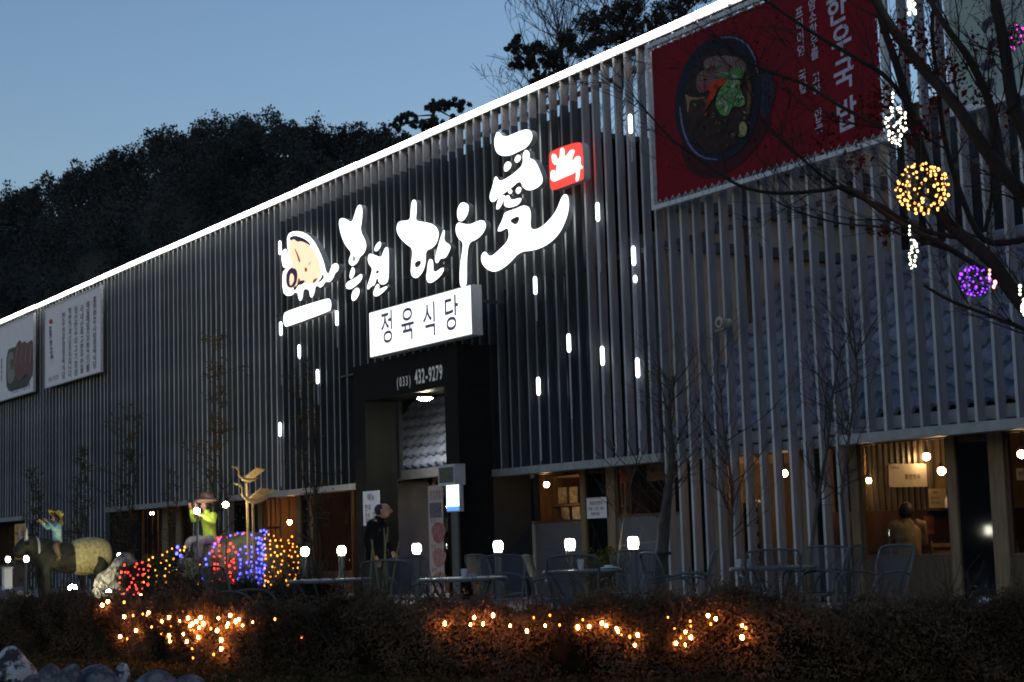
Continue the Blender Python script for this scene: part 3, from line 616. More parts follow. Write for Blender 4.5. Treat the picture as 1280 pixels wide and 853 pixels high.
# ---- pale green banner top right
gb = thing_off('green_billboard', 'pale green banner with black brush writing behind the tree at the top right', 'banner')
g0 = float(at_v(1190, 150, VB)[0]); gz = float(at_v(1192, 146, VB)[2])
bpart('banner_sheet', M_vinylg, (g0 + .1, g0 + 4.4, VB, VB + .01, gz + .1, 9.3), parent=gb)
mb = MB(); mb.box(g0, g0 + .09, VB - .03, VB + .05, gz, 9.4); mb.box(g0 + .092, g0 + 4.5, VB - .03, VB + .05, gz, gz + .09); mb.box(g0 + .092, g0 + 4.5, VB - .03, VB + .05, 9.31, 9.4); mb.build('frame', M_alu, gb)
for k, lp in enumerate([[(1225,30),(1240,18),(1248,24),(1236,32),(1230,44)], [(1230,60),(1246,44),(1250,50),(1240,62)], [(1222,82),(1240,72),(1246,78),(1232,92)], [(1236,8),(1240,0),(1246,8),(1240,22)], [(1232,100),(1244,96),(1240,112),(1230,116)]]):
    flat('brush_writing', None, [lp], M_ink, gb, VB - .01, 2)
# ---- white billboards at the left
M_txt = mat('dark_small_print', (.07, .07, .10), .6, var=.1)
def frame_rect(parent, u0, u1, z0, z1, v):
    mb = MB(); mb.box(u0 - .04, u0, v - .02, v + .06, z0 - .04, z1 + .04); mb.box(u1, u1 + .04, v - .02, v + .06, z0 - .04, z1 + .04)
    mb.box(u0 + .001, u1 - .001, v - .02, v + .06, z0 - .04, z0 - .001); mb.box(u0 + .001, u1 - .001, v - .02, v + .06, z1 + .001, z1 + .04); mb.build('frame', M_alu, parent)
wb = thing_off('white_text_billboard', 'white billboard covered with columns of small black Korean writing and a red mark', 'billboard')
a0, a1 = float(at_v(57, 440, VB)[0]), float(at_v(126, 420, VB)[0])
bpart('board', M_vinylw, (a0, a1, VB, VB + .04, 6.58, 9.16), parent=wb); frame_rect(wb, a0, a1, 6.58, 9.16, VB)
cols = ['홍천한우사랑정육식당', '매일매일신선한고기를', '국내산최고한우만을', '엄선한우리고기정성', '착한가격으로모십니다', '한우전문점정육식당']
its = []
for j, cpx in enumerate((118.5, 110, 102.5, 95, 87.5, 79.5)):
    s = cols[j]; ptop = {0: 376, 1: 382, 2: 387, 3: 388, 4: 390, 5: 396}[j]; pbot = {0: 457, 1: 461, 2: 463, 3: 466, 4: 468, 5: 470}[j]
    for i, c in enumerate(s):
        q = at_v(cpx, ptop + (pbot - ptop) * i / (len(s) - 1), VB); its.append((c, q[0], q[2], .25))
text('small_writing', its, VB - .004, M_txt, wb, bold=.02, wid=1.5)
q0 = at_v(63, 414, VB); its = [(c, float(q0[0]) + .04 * i, float(q0[2]) - .24 * i, .30) for i, c in enumerate('홍천한우愛')]
text('heading_writing', its, VB - .004, mat('navy_print', (.05, .09, .2), .6, var=0), wb, bold=.03, wid=1.1)
solid('red_mark', [[(61, 402), (63.5, 398), (66, 401), (65.5, 405), (61.5, 405.5)]], VB - .006, .004, [mat('red_print', (.45, .02, .02), .6, var=0)], wb, smooth=2)
q0 = at_v(68, 473, VB); text('phone_writing', [(c, float(q0[0]) - .55 + i * .13, float(q0[2]), .2) for i, c in enumerate('432-9279')], VB - .004, M_txt, wb, bold=.01)
for j in (114.3, 106.3, 98.8, 91.2, 83.5, 75.5):
    qa = at_v(j, 420, VB); bpart('ruled_line', M_side, (float(qa[0]), float(qa[0]) + .012, VB - .003, VB - .0005, 6.85, 8.95), parent=wb)
mbd = thing_off('meat_photo_billboard', 'white billboard with a photograph of red meat slices on a black tray', 'billboard')
b0, b1 = -62.8, -57.3
b1 = float(at_v(42, 450, VB)[0])
bpart('board', M_vinylw, (b0, b1, VB, VB + .04, 6.60, 9.18), parent=mbd); frame_rect(mbd, b0, b1, 6.60, 9.18, VB)
cm = (0, 395, 7.42)
def mp_(name, loops, col, k, sm=1, var=.4):
    return flat(name, cm, loops, mat('print_' + name, col, .5, var=var, scale=9), mbd, VB - .008 - .006 * k, sm)
mp_('black_tray', [[(55,640),(60,320),(130,290),(300,250),(300,640),(110,700),(80,700)]], (.02, .02, .022), 0)
mp_('garnish_white', [[(68,360),(120,320),(130,420),(140,520),(130,600),(80,640),(65,560)]], (.22, .22, .20), 1)
mp_('garnish_green', [[(90,420),(115,390),(125,440),(112,510),(98,490)]], (.05, .09, .03), 2)
mp_('meat_slices', [[(122,330),(180,212),(200,260),(225,230),(250,260),(290,220),(305,240),(305,560),(270,560),(240,530),(200,600),(160,590),(130,520)]], (.14, .028, .034), 3, var=.7)
for dx in (150, 195, 238, 280): mp_('meat_marbling', [[(dx, 330), (dx + 10, 260), (dx + 16, 270), (dx + 8, 350), (dx - 2, 460), (dx - 8, 430)]], (.32, .15, .16), 4)
q0 = at_v(12, 490.0, VB); text('small_writing', [(c, float(q0[0]) + .35 + i * .28, float(q0[2]) + .0, .30) for i, c in enumerate('432-9279')], VB - .004, M_txt, mbd, bold=.02)
q0 = at_v(2.0, 468, VB); text('small_writing', [(c, float(q0[0]), float(q0[2]) + .45 - i * .2, .22) for i, c in enumerate('정육식당')], VB - .004, M_txt, mbd, bold=.02)
# camera
q = at_v(903, 404, -.28)
cc = empty('security_camera', tuple(q), 'white bullet security camera on an arm fixed to the slats', 'security camera')
mb = MB(); mb.tube([(0, -.03, 0), (0, .14, 0)], [.075, .075], 12); mb.tube([(0, -.075, .01), (0, -.03, .01)], [.085, .08], 12); mb.build('housing', mat('cream_plastic', (.42, .40, .34), .4), cc, smooth=False)
mb = MB(); mb.tube([(0, -.082, 0), (0, -.076, 0)], .05, 12); mb.build('lens', M_mirror, cc)
mb = MB(); mb.tube([(0, .1, -.05), (-.3, .2, -.07), (-.5, .27, -.05)], .03, 6); mb.build('bracket', M_metal, cc)
# ================================================================ BOLLARD LAMPS
def make_bollard():
    e = empty('bollard_lamp')
    mb = MB(); mb.lathe([(.075, 0), (.075, .02), (.055, .03), (.055, .90), (.065, .905), (.065, .925)], 12); mb.build('post', M_metal, e)
    mb = MB(); mb.lathe([(.04, .935), (.058, .95), (.068, .98), (.068, 1.05), (.058, 1.075), (.04, 1.085)], 12); mb.build('lamp_glass', M_lampem, e)
    mb = MB()
    for z in (.965, 1.0, 1.035): mb.lathe([(.071, z), (.071, z + .004)], 12)
    for a in range(4): mb.box((.068) * math.cos(a * 1.571 + .4) - .005, (.068) * math.cos(a * 1.571 + .4) + .005, (.068) * math.sin(a * 1.571 + .4) - .005, (.068) * math.sin(a * 1.571 + .4) + .005, .93, 1.09)
    mb.build('guard_ring', M_side, e)
    mb = MB(); mb.lathe([(.06, 1.087), (.055, 1.10), (.02, 1.112)], 12); mb.build('cap', M_metal, e)
    return e
protoB = make_bollard()
bol = [(381, 'at the right side of the net-lit boulder'), (427, 'between the boulder and the standing man'), (474, 'directly below the standing man'), (521, 'below the entrance doorway, left of the menu banner'), (623, 'right of the black entrance portal'), (713, 'in front of the frosted window with a notice beside it'), (792, 'in front of the bare leaning tree, rightmost'), (33, 'under the muzzle of the ox statue'), (150, 'behind the grey boulder at the rump of the ox'), (10, 'farthest to the left, before the ox statue')]
for i, (px, wh) in enumerate(bol):
    e = protoB if i == 0 else copy_tree(protoB)
    q = at_v(px, 690, -4.2 if i < 7 else (-3.4 if i < 9 else -3.0)); e.location = (q[0], q[1], 0)
    tag(e, 'bollard lamp with glowing head, ' + wh, 'lamp', 'bollard lamps along the terrace')

# ================================================================ TABLES AND CHAIRS
M_mesh = glass('woven_mesh', (.62, .64, .66), .0)
def mesh_mat():
    m = bpy.data.materials.new('woven_steel_mesh'); m.use_nodes = True; n = m.node_tree; L_ = n.links.new
    b = n.nodes['Principled BSDF']; b.inputs['Base Color'].default_value = (.055, .062, .068, 1); b.inputs['Metallic'].default_value = .3; b.inputs['Roughness'].default_value = .45
    tc = n.nodes.new('ShaderNodeTexCoord'); ck = n.nodes.new('ShaderNodeTexChecker'); ck.inputs['Scale'].default_value = 70; L_(tc.outputs['Object'], ck.inputs[0])
    mr = n.nodes.new('ShaderNodeMapRange'); mr.inputs[3].default_value = .2; mr.inputs[4].default_value = .75; L_(ck.outputs[1], mr.inputs[0]); L_(mr.outputs[0], b.inputs['Alpha'])
    return m
M_mesh = mesh_mat()
def make_chair():
    e = empty('mesh_armchair')
    # local: seat faces -y, back at +y
    sw, dp, sh = .25, .24, .43
    def arc(pts, n=6):
        out = []; p = [Vector(a) for a in pts]
        for i in range(len(p) - 1):
            p0 = p[max(i - 1, 0)]; p1 = p[i]; p2 = p[i + 1]; p3 = p[min(i + 2, len(p) - 1)]
            for k in range(n):
                t = k / n; out.append(.5 * ((2 * p1) + (-p0 + p2) * t + (2 * p0 - 5 * p1 + 4 * p2 - p3) * t * t + (-p0 + 3 * p1 - 3 * p2 + p3) * t ** 3))
        out.append(p[-1]); return out
    mb = MB(); mb.tube(arc([(-.21, .22, .42), (-.26, .29, .72), (-.25, .34, .88), (-.18, .355, .915), (0, .36, .925), (.18, .355, .915), (.25, .34, .88), (.26, .29, .72), (.21, .22, .42)]), .013, 6); mb.build('back_frame', M_metal, e, smooth=True)
    def panel(f, nu, nv, th=.004):
        mb = MB(); vs = []
        for j in range(nv + 1):
            for i in range(nu + 1): vs.append(f(i / nu, j / nv))
        fs = [(j * (nu + 1) + i, j * (nu + 1) + i + 1, (j + 1) * (nu + 1) + i + 1, (j + 1) * (nu + 1) + i) for j in range(nv) for i in range(nu)]
        return mb.add(vs, fs)
    def fb(s, t):
        wdt = .205 + .05 * min(1, t * 1.4) - .05 * max(0, t - .85) / .15; return ((s - .5) * 2 * wdt, .22 + .125 * t + .02 * math.cos((s - .5) * 3.1), .43 + t * (.475 + .015 * math.cos((s - .5) * 3)))
    panel(fb, 8, 6).build('back_panel', M_mesh, e, smooth=True)
    mb = MB(); mb.tube([(-.22, .22, .42), (-.235, -.20, .43), (-.20, -.245, .43), (.20, -.245, .43), (.235, -.20, .43), (.22, .22, .42), (-.22, .22, .42)], .012, 6); mb.build('seat_frame', M_metal, e)
    panel(lambda s, t: ((s - .5) * .44, -.23 + .45 * t, .425 - .018 * math.sin(s * 3.14) * math.sin(t * 3.14)), 6, 6).build('seat', M_mesh, e, smooth=True)
    for sx in (-1, 1):
        mb = MB(); mb.tube(arc([(sx * .245, .27, .64), (sx * .29, .16, .67), (sx * .30, .0, .675), (sx * .295, -.13, .645), (sx * .28, -.21, .56), (sx * .27, -.23, .43), (sx * .27, -.27, .015)]), .0125, 6); mb.build('arm', M_metal, e, smooth=True)
        mb = MB(); mb.tube([(sx * .22, .22, .42), (sx * .255, .31, .012), (sx * .262, -.275, .012)], .0125, 6); mb.build('leg', M_metal, e)
    mb = MB(); mb.tube([(-.26, -.02, .014), (-.14, .0, .25), (.14, 0, .25), (.26, -.02, .014)], .008, 5); mb.build('brace', M_metal, e)
    return e
def make_table():
    e = empty('patio_table')
    mb = MB(); mb.lathe([(.44, .705), (.452, .712), (.452, .728), (.445, .735)], 36); mb.build('table_top', M_table, e)
    mb = MB(); mb.lathe([(.455, .699), (.458, .706), (.458, .720), (.455, .724)], 36); mb.build('rim', M_metal, e)
    for k in range(4):
        a = math.pi / 2 * k + .5; c, s = math.cos(a), math.sin(a); pts = []
        for t in [i / 9 for i in range(10)]:
            r = .34 * (1 - t) ** 1.3 + .05 + (.36 * max(0, t - .45) ** 1.2 * 1.6); pts.append((c * r, s * r, .70 * (1 - t) + .012))
        mb = MB(); mb.tube(pts, .013, 6); mb.build('leg', M_metal, e, smooth=True)
    mb = MB(); pts = [(.09 * math.cos(t * .5236), .09 * math.sin(t * .5236), .34) for t in range(13)]; mb.tube(pts, .008, 5); mb.build('ring', M_metal, e)
    return e
pC, pT = make_chair(), make_table()
tabs = [((412, 724), 'grey round patio table at the left, before the standing man'), ((578, 722), 'pale round patio table with an ashtray, in front of the entrance'), ((728, 713), 'round patio table between the two middle mesh chairs, plate on it'), ((966, 707), 'round patio table at the right behind the wide mesh chair')]
TP = []
for i, ((px, py), lab) in enumerate(tabs):
    e = pT if i == 0 else copy_tree(pT); q = at_z(px, py, .735); e.location = (q[0], q[1], 0); e.rotation_euler.z = random.uniform(0, 1.5)
    if i == 2: q = at_v(728, 711, -6.2); e.location = (q[0], -6.2, 0)
    if i == 3: q = at_v(966, 708, -5.3); e.location = (q[0], -5.3, 0)
    TP.append(Vector(e.location)); tag(e, lab, 'table', 'round patio tables on the terrace')
# chairs: (pixel x of back centre, table index or None, distance along view offset, heading in degrees: 0 = backrest away from camera)
# yaw: direction of the backrest relative to the view; 0 = back away from camera, 180 = back toward camera
def place_chair(i, px, py_top, yaw, lab, zt=.92):
    e = pC if i == 0 else copy_tree(pC); q = at_z(px, py_top, zt)
    d = q - CAM; dist = math.hypot(d[0], d[1])
    if dist > 24 or dist < 8: print('chair dist', i, dist)
    base = math.atan2(FWD.y, FWD.x) - math.pi / 2
    e.rotation_euler.z = base + R(yaw)
    bx = Vector((0, .34, 0)); bx.rotate(Matrix.Rotation(e.rotation_euler.z, 3, 'Z'))
    e.location = (q[0] - bx.x, q[1] - bx.y, 0); tag(e, lab, 'chair', 'mesh steel armchairs on the terrace')
def place_d(i, px, depth, yaw, lab):
    e = pC if i == 0 else copy_tree(pC); q = at_d(px, 700, depth)
    base = math.atan2(FWD.y, FWD.x) - math.pi / 2; e.rotation_euler.z = base + R(yaw)
    bx = Vector((0, .30, 0)); bx.rotate(Matrix.Rotation(e.rotation_euler.z, 3, 'Z'))
    e.location = (q[0] - bx.x, q[1] - bx.y, 0); tag(e, lab, 'chair', 'mesh steel armchairs on the terrace')
place_d(0, 271, 17.0, 75, 'tilted mesh armchair seen side on, leftmost, before the net-lit boulder')
place_d(1, 482, 17.6, 165, 'mesh armchair with its back turned, below the standing man')
place_d(2, 510, 21.0, 20, 'mesh armchair farther back, right of the chair below the man')
place_d(3, 627, 19.6, 8, 'mesh armchair behind the pale table with the ashtray')
place_d(4, 598, 21.5, 60, 'mesh armchair half hidden behind the one at the pale table')
place_d(5, 716, 17.0, 172, 'mesh armchair with its back turned, at the middle table with the plate')
place_d(6, 664, 18.5, 80, 'mesh armchair seen side on between the pale table and the middle table')
place_d(7, 790, 20.6, -20, 'mesh armchair beyond the middle table, near the bollard lamp by the leaning tree')
place_d(8, 816, 17.0, 105, 'mesh armchair seen side on with raked back, just before the leaning tree')
place_d(9, 889, 18.6, -100, 'mesh armchair showing only looped arms before the bright wooden post')
place_d(10, 966, 16.4, 176, 'wide mesh armchair with its back turned at the right table')
place_d(11, 1030, 18.2, -30, 'mesh armchair beyond the right table, before the low slats')
place_d(12, 1118, 16.8, -62, 'rightmost mesh armchair, before the lit dining window')
place_d(13, 1066, 17.8, -120, 'mesh armchair showing looped arms between the two rightmost chairs')
# table ware
def small(name, q, lab, cat, fn):
    e = empty(name, tuple(q), lab, cat); fn(e); return e
tz = .736
def ash(e):
    mb = MB(); mb.lathe([(.045, 0), (.06, .03), (.05, .03), (.035, .008)], 12); mb.build('dish', M_side, e)
small('ashtray', TP[1] + RT * .10 + Vector((0, 0, tz)), 'small steel ashtray on the pale table before the entrance', 'ashtray', ash)
def cup(e):
    mb = MB(); mb.lathe([(.03, 0), (.036, .085), (.033, .085), (.028, .006)], 12); mb.build('cup_wall', M_side, e)
small('cup', TP[1] + RT * .02 + Vector((0, 0, tz)), 'short cup beside the ashtray on the pale table', 'cup', cup)
small('cup', TP[3] - RT * .36 + Vector((0, 0, tz)), 'left of two cups standing at the left edge of the right table', 'cup', cup)
small('cup', TP[3] - RT * .26 + Vector((0, 0, tz)), 'right of two cups standing at the left edge of the right table', 'cup', cup)
small('paper_cup', TP[2] - RT * .02 - FWD * .1 + Vector((0, 0, tz)), 'tall pale paper cup on the middle table', 'cup', lambda e: (lambda mb: (mb.lathe([(.03, 0), (.04, .12), (.037, .12), (.027, .006)], 12), mb.build('cup_wall', M_vinylw, e)))(MB()))
def plate(e):
    mb = MB(); mb.lathe([(.05, 0), (.12, .015), (.115, .02), (.04, .006)], 16); mb.build('dish', M_vinylw, e)
    mb = MB(); mb.ball((0, 0, .025), (.07, .06, .02), 8, 5, jit=.1); mb.build('napkin', M_side, e)
small('plate', TP[2] + RT * .30 + Vector((0, 0, tz)), 'white plate with a crumpled napkin on the middle table', 'plate', plate)

# ================================================================ MENU BANNER, SMALL SIGNS
mbn = empty('menu_banner', (0, 0, 0), 'tall standing banner with photographs of meat, at the entrance portal', 'banner')
vm = -.95
qa = at_v(537, 700, vm); qb = at_v(555, 700, vm); um0, um1 = float(qa[0]), float(qb[0]); zt_ = float(at_v(546, 607, vm)[2]); zb_ = float(at_v(546, 742, vm)[2])
M_ban = mat('banner_print_pink', (.42, .33, .30), .5, 0, .12, 3)
bpart('banner_sheet', M_ban, (um0, um1, vm, vm + .01, zb_, zt_), parent=mbn)
hh = zt_ - zb_
M_ph = [mat('print_navy_photo', (.07, .08, .13), .5, var=.6, scale=18), mat('print_meat_photo', (.30, .09, .10), .5, var=.7, scale=16), mat('print_meat_photo_pale', (.36, .16, .13), .5, var=.6, scale=16)]
for k, (a, b, m) in enumerate(((.70, .84, 0), (.46, .66, 1), (.24, .42, 2), (.05, .2, 2))):
    mb = MB()
    if k == 0: mb.box(um0 + .05, um1 - .04, vm - .004, vm - .001, zb_ + hh * a, zb_ + hh * b)
    else:
        cxm, czm = (um0 + um1) / 2 + .1, zb_ + hh * (a + b) / 2
        vs = [(cxm + (.26 + .03 * math.sin(3 * t)) * math.cos(t), vm - .004, czm + hh * (b - a) / 2 * math.sin(t)) for t in [i * math.pi / 9 for i in range(18)]]
        mb.add(vs, [tuple(range(17, -1, -1))])
    mb.build('menu_photo', M_ph[m], mbn)
its = []
for k, (fz, s) in enumerate(((.93, '한우정육식당'), (.885, '등심안심갈비'), (.67, '등심'), (.43, '안심'), (.215, '갈비'))):
    for i, c in enumerate(s): its.append((c, um0 + .12 + i * .11, zb_ + hh * fz, .10))
text('menu_writing', its, vm - .006, M_ink, mbn)
mb = MB(); mb.tube([(um0 - .01, vm + .04, zt_), (um1 + .01, vm + .04, zt_)], .015, 6); mb.tube([((um0 + um1) / 2, vm + .05, zt_), ((um0 + um1) / 2, vm + .08, .0)], .015, 6); mb.box(um0 + .1, um1 - .1, vm - .1, vm + .25, .004, .05); mb.build('stand', M_metal, mbn)
# lit small sign on a pole
ls = empty('lit_notice_sign', (0, 0, 0), 'small glowing white notice lightbox with blue foot beside the menu banner', 'sign')
vl = -.93; a, b = float(at_v(557.5, 620, vl)[0]), float(at_v(573.5, 620, vl)[0]); zt2, zb2 = float(at_v(565, 605, vl)[2]), float(at_v(565, 640, vl)[2])
bpart('case', M_side, (a, b, vl + .012, vl + .10, zb2, zt2), parent=ls); bpart('lit_face', mat('notice_face', (1, 1, 1), emit=2.2, ecol=(.75, .93, 1), var=0), (a + .02, b - .02, vl, vl + .01, zb2 + .10, zt2 - .02), parent=ls)
bpart('blue_strip', mat('notice_blue', (.1, .25, .9), emit=1.1, ecol=(.1, .35, 1), var=0), (a + .02, b - .02, vl, vl + .01, zb2 + .02, zb2 + .097), parent=ls)
bpart('stand', M_metal, ((a + b) / 2 - .12, (a + b) / 2 + .12, vl + .03, vl + .07, .02, zb2 - .003), ((a + b) / 2 - .2, (a + b) / 2 + .2, vl - .02, vl + .2, .004, .018), parent=ls)
# grey box above
gx = empty('wall_mounted_box', (0, 0, 0), 'grey framed display box mounted on the portal above the menu banner', 'box')
vg = -1.0; a, b = float(at_v(547.5, 593, vg)[0]), float(at_v(568, 593, vg)[0]); zt3, zb3 = float(at_v(558, 581, vg)[2]), float(at_v(558, 607, vg)[2])
bpart('case', M_side, (a, b, vg, vg + .24, zb3, zt3), parent=gx); bpart('dark_screen', mat('dark_screen', (.05, .07, .06), .3, var=.3), (a + .05, b - .04, vg - .006, vg - .002, zb3 + .05, zt3 - .05), parent=gx)
for k in range(3): bpart('grille_bar', M_metal, (a + .08, b - .08, vg - .012, vg - .007, zb3 + .10 + k * .11, zb3 + .12 + k * .11), parent=gx)
# notice papers
def paper(px0, py0, px1, py1, v, lab, lines, col=M_vinylw, name='notice_paper', red=False):
    p0 = at_v(px0, py0, v); p1 = at_v(px1, py0, v); z0 = float(at_v((px0 + px1) / 2, py1, v)[2]); z1 = float(at_v((px0 + px1) / 2, py0, v)[2])
    e = empty(name, (0, 0, 0), lab, 'notice'); bpart('sheet', col, (p0[0], p1[0], v, v + .008, z0, z1), parent=e)
    w_ = float(p1[0] - p0[0]); h_ = z1 - z0; its = []
    for s, fx, fz, sz in lines:
        for i, c in enumerate(s):
            if c != ' ': its.append((c, float(p0[0]) + w_ * fx + i * sz * w_, z0 + h_ * fz, sz * w_ * 1.05))
    if its: text('writing', its, v - .003, M_ink, e, bold=.015)
    return e
paper(453.5, 614, 474, 657, -.77, 'white hand-lettered paper sign on the portal pillar behind the man', [('메뉴', .38, .80, .22), ('한우', .2, .5, .2), ('등심 안심', .2, .3, .15), ('갈비 국밥', .2, .13, .15)])
paper(733, 622, 760, 648, .84, 'white notice sheet on the dark door between the two frosted windows', [('영업시간안내', .2, .72, .1), ('매일 오전 열시', .14, .45, .09), ('정육식당', .25, .2, .1)])
paper(640, 628, 651, 650, .84, 'small blue sign on the dark glass just right of the portal', [], mat('blue_sign_print', (.06, .10, .40), .5, var=.1), 'door_sign')
paper(500, 622, 521, 705, 1.45, 'orange-lit paper menu poster inside the entrance doorway', [('정육식당', .2, .88, .15), ('한우 등심', .15, .7, .14), ('안심 갈비', .15, .55, .14), ('국밥', .3, .4, .14)], mat('poster_tan', (.55, .33, .16), .6, var=.15, emit=.0), 'menu_poster')

# ================================================================ INTERIOR
def pendant(px, py, v, lab, zc=2.74, r=.085, m=None):
    r = r * .72; q = at_v(px, py, v); e = empty('pendant_lamp', tuple(q), lab, 'lamp', 'warm pendant lamps inside the restaurant')
    mb = MB(); mb.ball((0, 0, 0), r, 12, 8); mb.build('globe', m or M_pend, e, smooth=True)
    mb = MB(); mb.tube([(0, 0, r * .8), (0, 0, zc - q[2])], .012, 5); mb.lathe([(.04, r * .85), (.03, r + .06)], 8); mb.build('cord', M_metal, e)
pendant(1158, 571, 3.2, 'white pendant globe by the white poster in the right dining window'); pendant(1177, 589, 2.2, 'lower pendant globe near the wooden post in the right dining window')
pendant(1277, 568, 2.6, 'pendant globe at the right edge of the picture'); pendant(415, 651, 2.4, 'pendant globe in the window left of the portal', m=M_pendlo); pendant(362, 653, 2.6, 'pendant globe behind the golden crane sculptures', m=M_pendlo)
pendant(507, 622, 1.8, 'pendant lamp inside the entrance doorway'); pendant(980, 592, 1.7, 'pendant globe behind the low slats, in the tan room'); pendant(921, 590, 1.4, 'small amber lamp beside the first low slat', r=.06); pendant(222, 640, 1.9, 'pendant globe above the orange shutters behind the farmer statue', m=M_pendlo)
pendant(1086, 601, 1.9, 'tall amber lamp seen at the left edge of the right dining window', r=.06); pendant(683, 606, 1.5, 'small lamp over the shelves in the first frosted window', r=.075); pendant(798, 599, 1.6, 'small lamp in the upper part of the second frosted window', r=.075)
pendant(50, 648, 3.2, 'lamp in the far left window behind the ox', m=M_pendlo); pendant(190, 642, 3.0, 'lamp in the narrow window behind the boulder', m=M_pendlo); pendant(10, 655, 2.8, 'lamp in the window at the left edge of the picture', m=M_pendlo)
pendant(1058, 606, 1.9, 'pendant globe deep in the room behind the slats right of the brass pole', r=.07)
# brass poles
for px, lab in ((1035, 'brass pole in the dark bay between two dining windows'), (1083, 'brass pole at the left edge of the right dining window')):
    q = at_v(px, 640, 1.3); e = empty('brass_pole', (q[0], 1.3, 0), lab, 'pole'); mb = MB(); mb.tube([(0, 0, .02), (0, 0, 2.74)], .028, 10); mb.build('tube', mat('brass', (.62, .38, .14), .25, .9, .1), e); mb = MB(); mb.lathe([(.07, .022), (.06, .05)], 12); mb.build('base', M_metal, e)
UP = -19.84
def hit_u(px, py, U0):
    r_ = ray(px, py); return CAM + r_ * (U0 - CAM[0]) / r_[0]
def paper_u(px0, py0, px1, py1, U0, lab, lines, col, name='wall_poster', cat='poster'):
    v0, v1 = float(hit_u(px0, py0, U0)[1]), float(hit_u(px1, py0, U0)[1]); pm = (px0 + px1) / 2; z1, z0 = float(hit_u(pm, py0, U0)[2]), float(hit_u(pm, py1, U0)[2])
    e = empty(name, (0, 0, 0), lab, cat); bpart('sheet', col, (U0, U0 + .012, v0, v1, z0, z1), parent=e); w_, h_ = v1 - v0, z1 - z0; mb = MB()
    for st, fx, fz, sz in lines:
        for i, c in enumerate(st):
            vs, fs = glyph(c, .015, 0); mb.add([(U0 + .015, v0 + w_ * fx + i * sz * w_ + x * sz * w_, z0 + h_ * fz + y * sz * w_) for x, y, _ in vs], fs)
    if lines: mb.build('writing', M_ink, e)
    return e
paper_u(1110, 580, 1157, 609, UP + .07, 'wide white poster with brush writing on the wall of the right dining room', [('홍천한우', .45, .42, .11), ('정육식당', .06, .82, .06)], mat('poster_white', (.62, .56, .45), .6, var=.1))
paper_u(1160, 611, 1181, 635, UP + .07, 'cream paper menu on the wall right of the diner', [('메뉴', .3, .8, .14), ('등심안심', .15, .5, .14), ('갈비국밥', .15, .25, .14)], mat('poster_cream', (.55, .46, .32), .6, var=.1))
paper_u(1183, 572, 1191, 604, UP, 'narrow picture beside the wooden post in the right dining window', [], mat('poster_frame', (.5, .42, .3), .6, var=.5, scale=9), 'wall_picture', 'picture')
paper_u(1154, 645, 1166, 668, UP + .07, 'red and cream label poster low on the wall beside the diner', [], mat('poster_redcream', (.30, .10, .06), .6, var=.6, scale=7))
wc = bpart('wainscot', mat('dark_red_wainscot', (.07, .028, .018), .6, 0, .3, 4), (UP + .001, UP + .04, 1.1, 6.9, .03, 1.38))
rb2 = MB(); v = 1.4
while v < 3.5: rb2.box(UP + .001, UP + .05, v, v + .05, 1.39, 2.7); v += .13
rb2.build('corrugated_lining', mat('corrugated_lining', (.13, .115, .095), .45, .4, .2, 4), bld)
shl = empty('wall_shelf', (0, 0, 0), 'dark wall shelf with bottles at the right side of the dining window', 'shelf')
bpart('board', M_wooddk, (UP + .05, UP + .35, 3.3, 4.6, 1.36, 1.40), parent=shl)
for k, (vv, hh) in enumerate(((3.62, .2), (3.80, .16), (3.95, .24), (4.2, .18))):
    bt_ = empty('bottle', (UP + .2, vv, 1.402), ('pale', 'short green', 'tall white', 'brown')[k] + ' bottle on the dark wall shelf in the dining room', 'bottle')
    mb = MB(); mb.lathe([(.035, 0), (.035, hh * .6), (.014, hh * .78), (.014, hh)], 10); mb.build('glass_body', (M_vinylw, M_rockd, M_vinylw, M_wooddk)[k], bt_)
paper(1270, 585, 1295, 600, 2.5, 'white poster in the window at the right edge', [('한우', .2, .5, .2)], mat('poster_white', (.6, .55, .45)), 'wall_poster')
bpart('curtain', mat('dark_curtain', (.06, .055, .05), .8, var=.4), (-21.9, -17.9, 6.0, 6.08, 1.2, 1.9))
# counter + dark furniture
def counter(px0, px1, v, zt, lab):
    a, b = u_at(px0, v), u_at(px1, v); e = empty('counter', (0, 0, 0), lab, 'counter')
    bpart('counter_top', M_wooddk, (a, b, v, v + .5, zt - .04, zt), parent=e); bpart('counter_body', M_inwall, (a + .03, b - .03, v + .03, v + .47, .02, zt - .042), parent=e)
counter(1150, 1200, 4.6, 1.35, 'dark serving counter in the right dining room'); counter(910, 1000, 4.0, 1.0, 'counter in the tan room behind the low slats'); counter(662, 728, 4.0, 1.3, 'shelf counter in the first frosted window'); counter(400, 440, 3.5, .95, 'dark bench counter in the window left of the portal')
def dining_chair(px, v, rz, lab):
    q = at_v(px, 690, v); e = empty('dining_chair', (q[0], v, .02), lab, 'chair', 'wooden ladder-back dining chairs', rz); M = mat('pale_chair_wood', (.50, .28, .12), .45, 0, .2, 5)
    for sx in (-1, 1):
        mb = MB(); mb.tube([(sx * .2, .2, 0), (sx * .2, .22, .45), (sx * .2, .28, .86)], [.018, .02, .016], 6); mb.build('back_post', M, e)
        mb = MB(); mb.tube([(sx * .19, -.18, 0), (sx * .19, -.18, .43)], .018, 6); mb.build('leg', M, e)
    mb = MB(); mb.box(-.22, .22, -.21, .22, .44, .47); mb.build('seat', M, e)
    for z in (.55, .66, .77): mb = MB(); mb.box(-.19, .19, .235 + (z - .5) * .12, .25 + (z - .5) * .12, z, z + .06); mb.build('rung', M, e)
dining_chair(1163, 1.6, R(150), 'pale wooden dining chair right of the seated diner'); dining_chair(1190, 2.6, R(200), 'pale wooden dining chair half hidden by the window post'); dining_chair(1279, 1.8, R(170), 'wooden dining chair at the right edge of the picture')
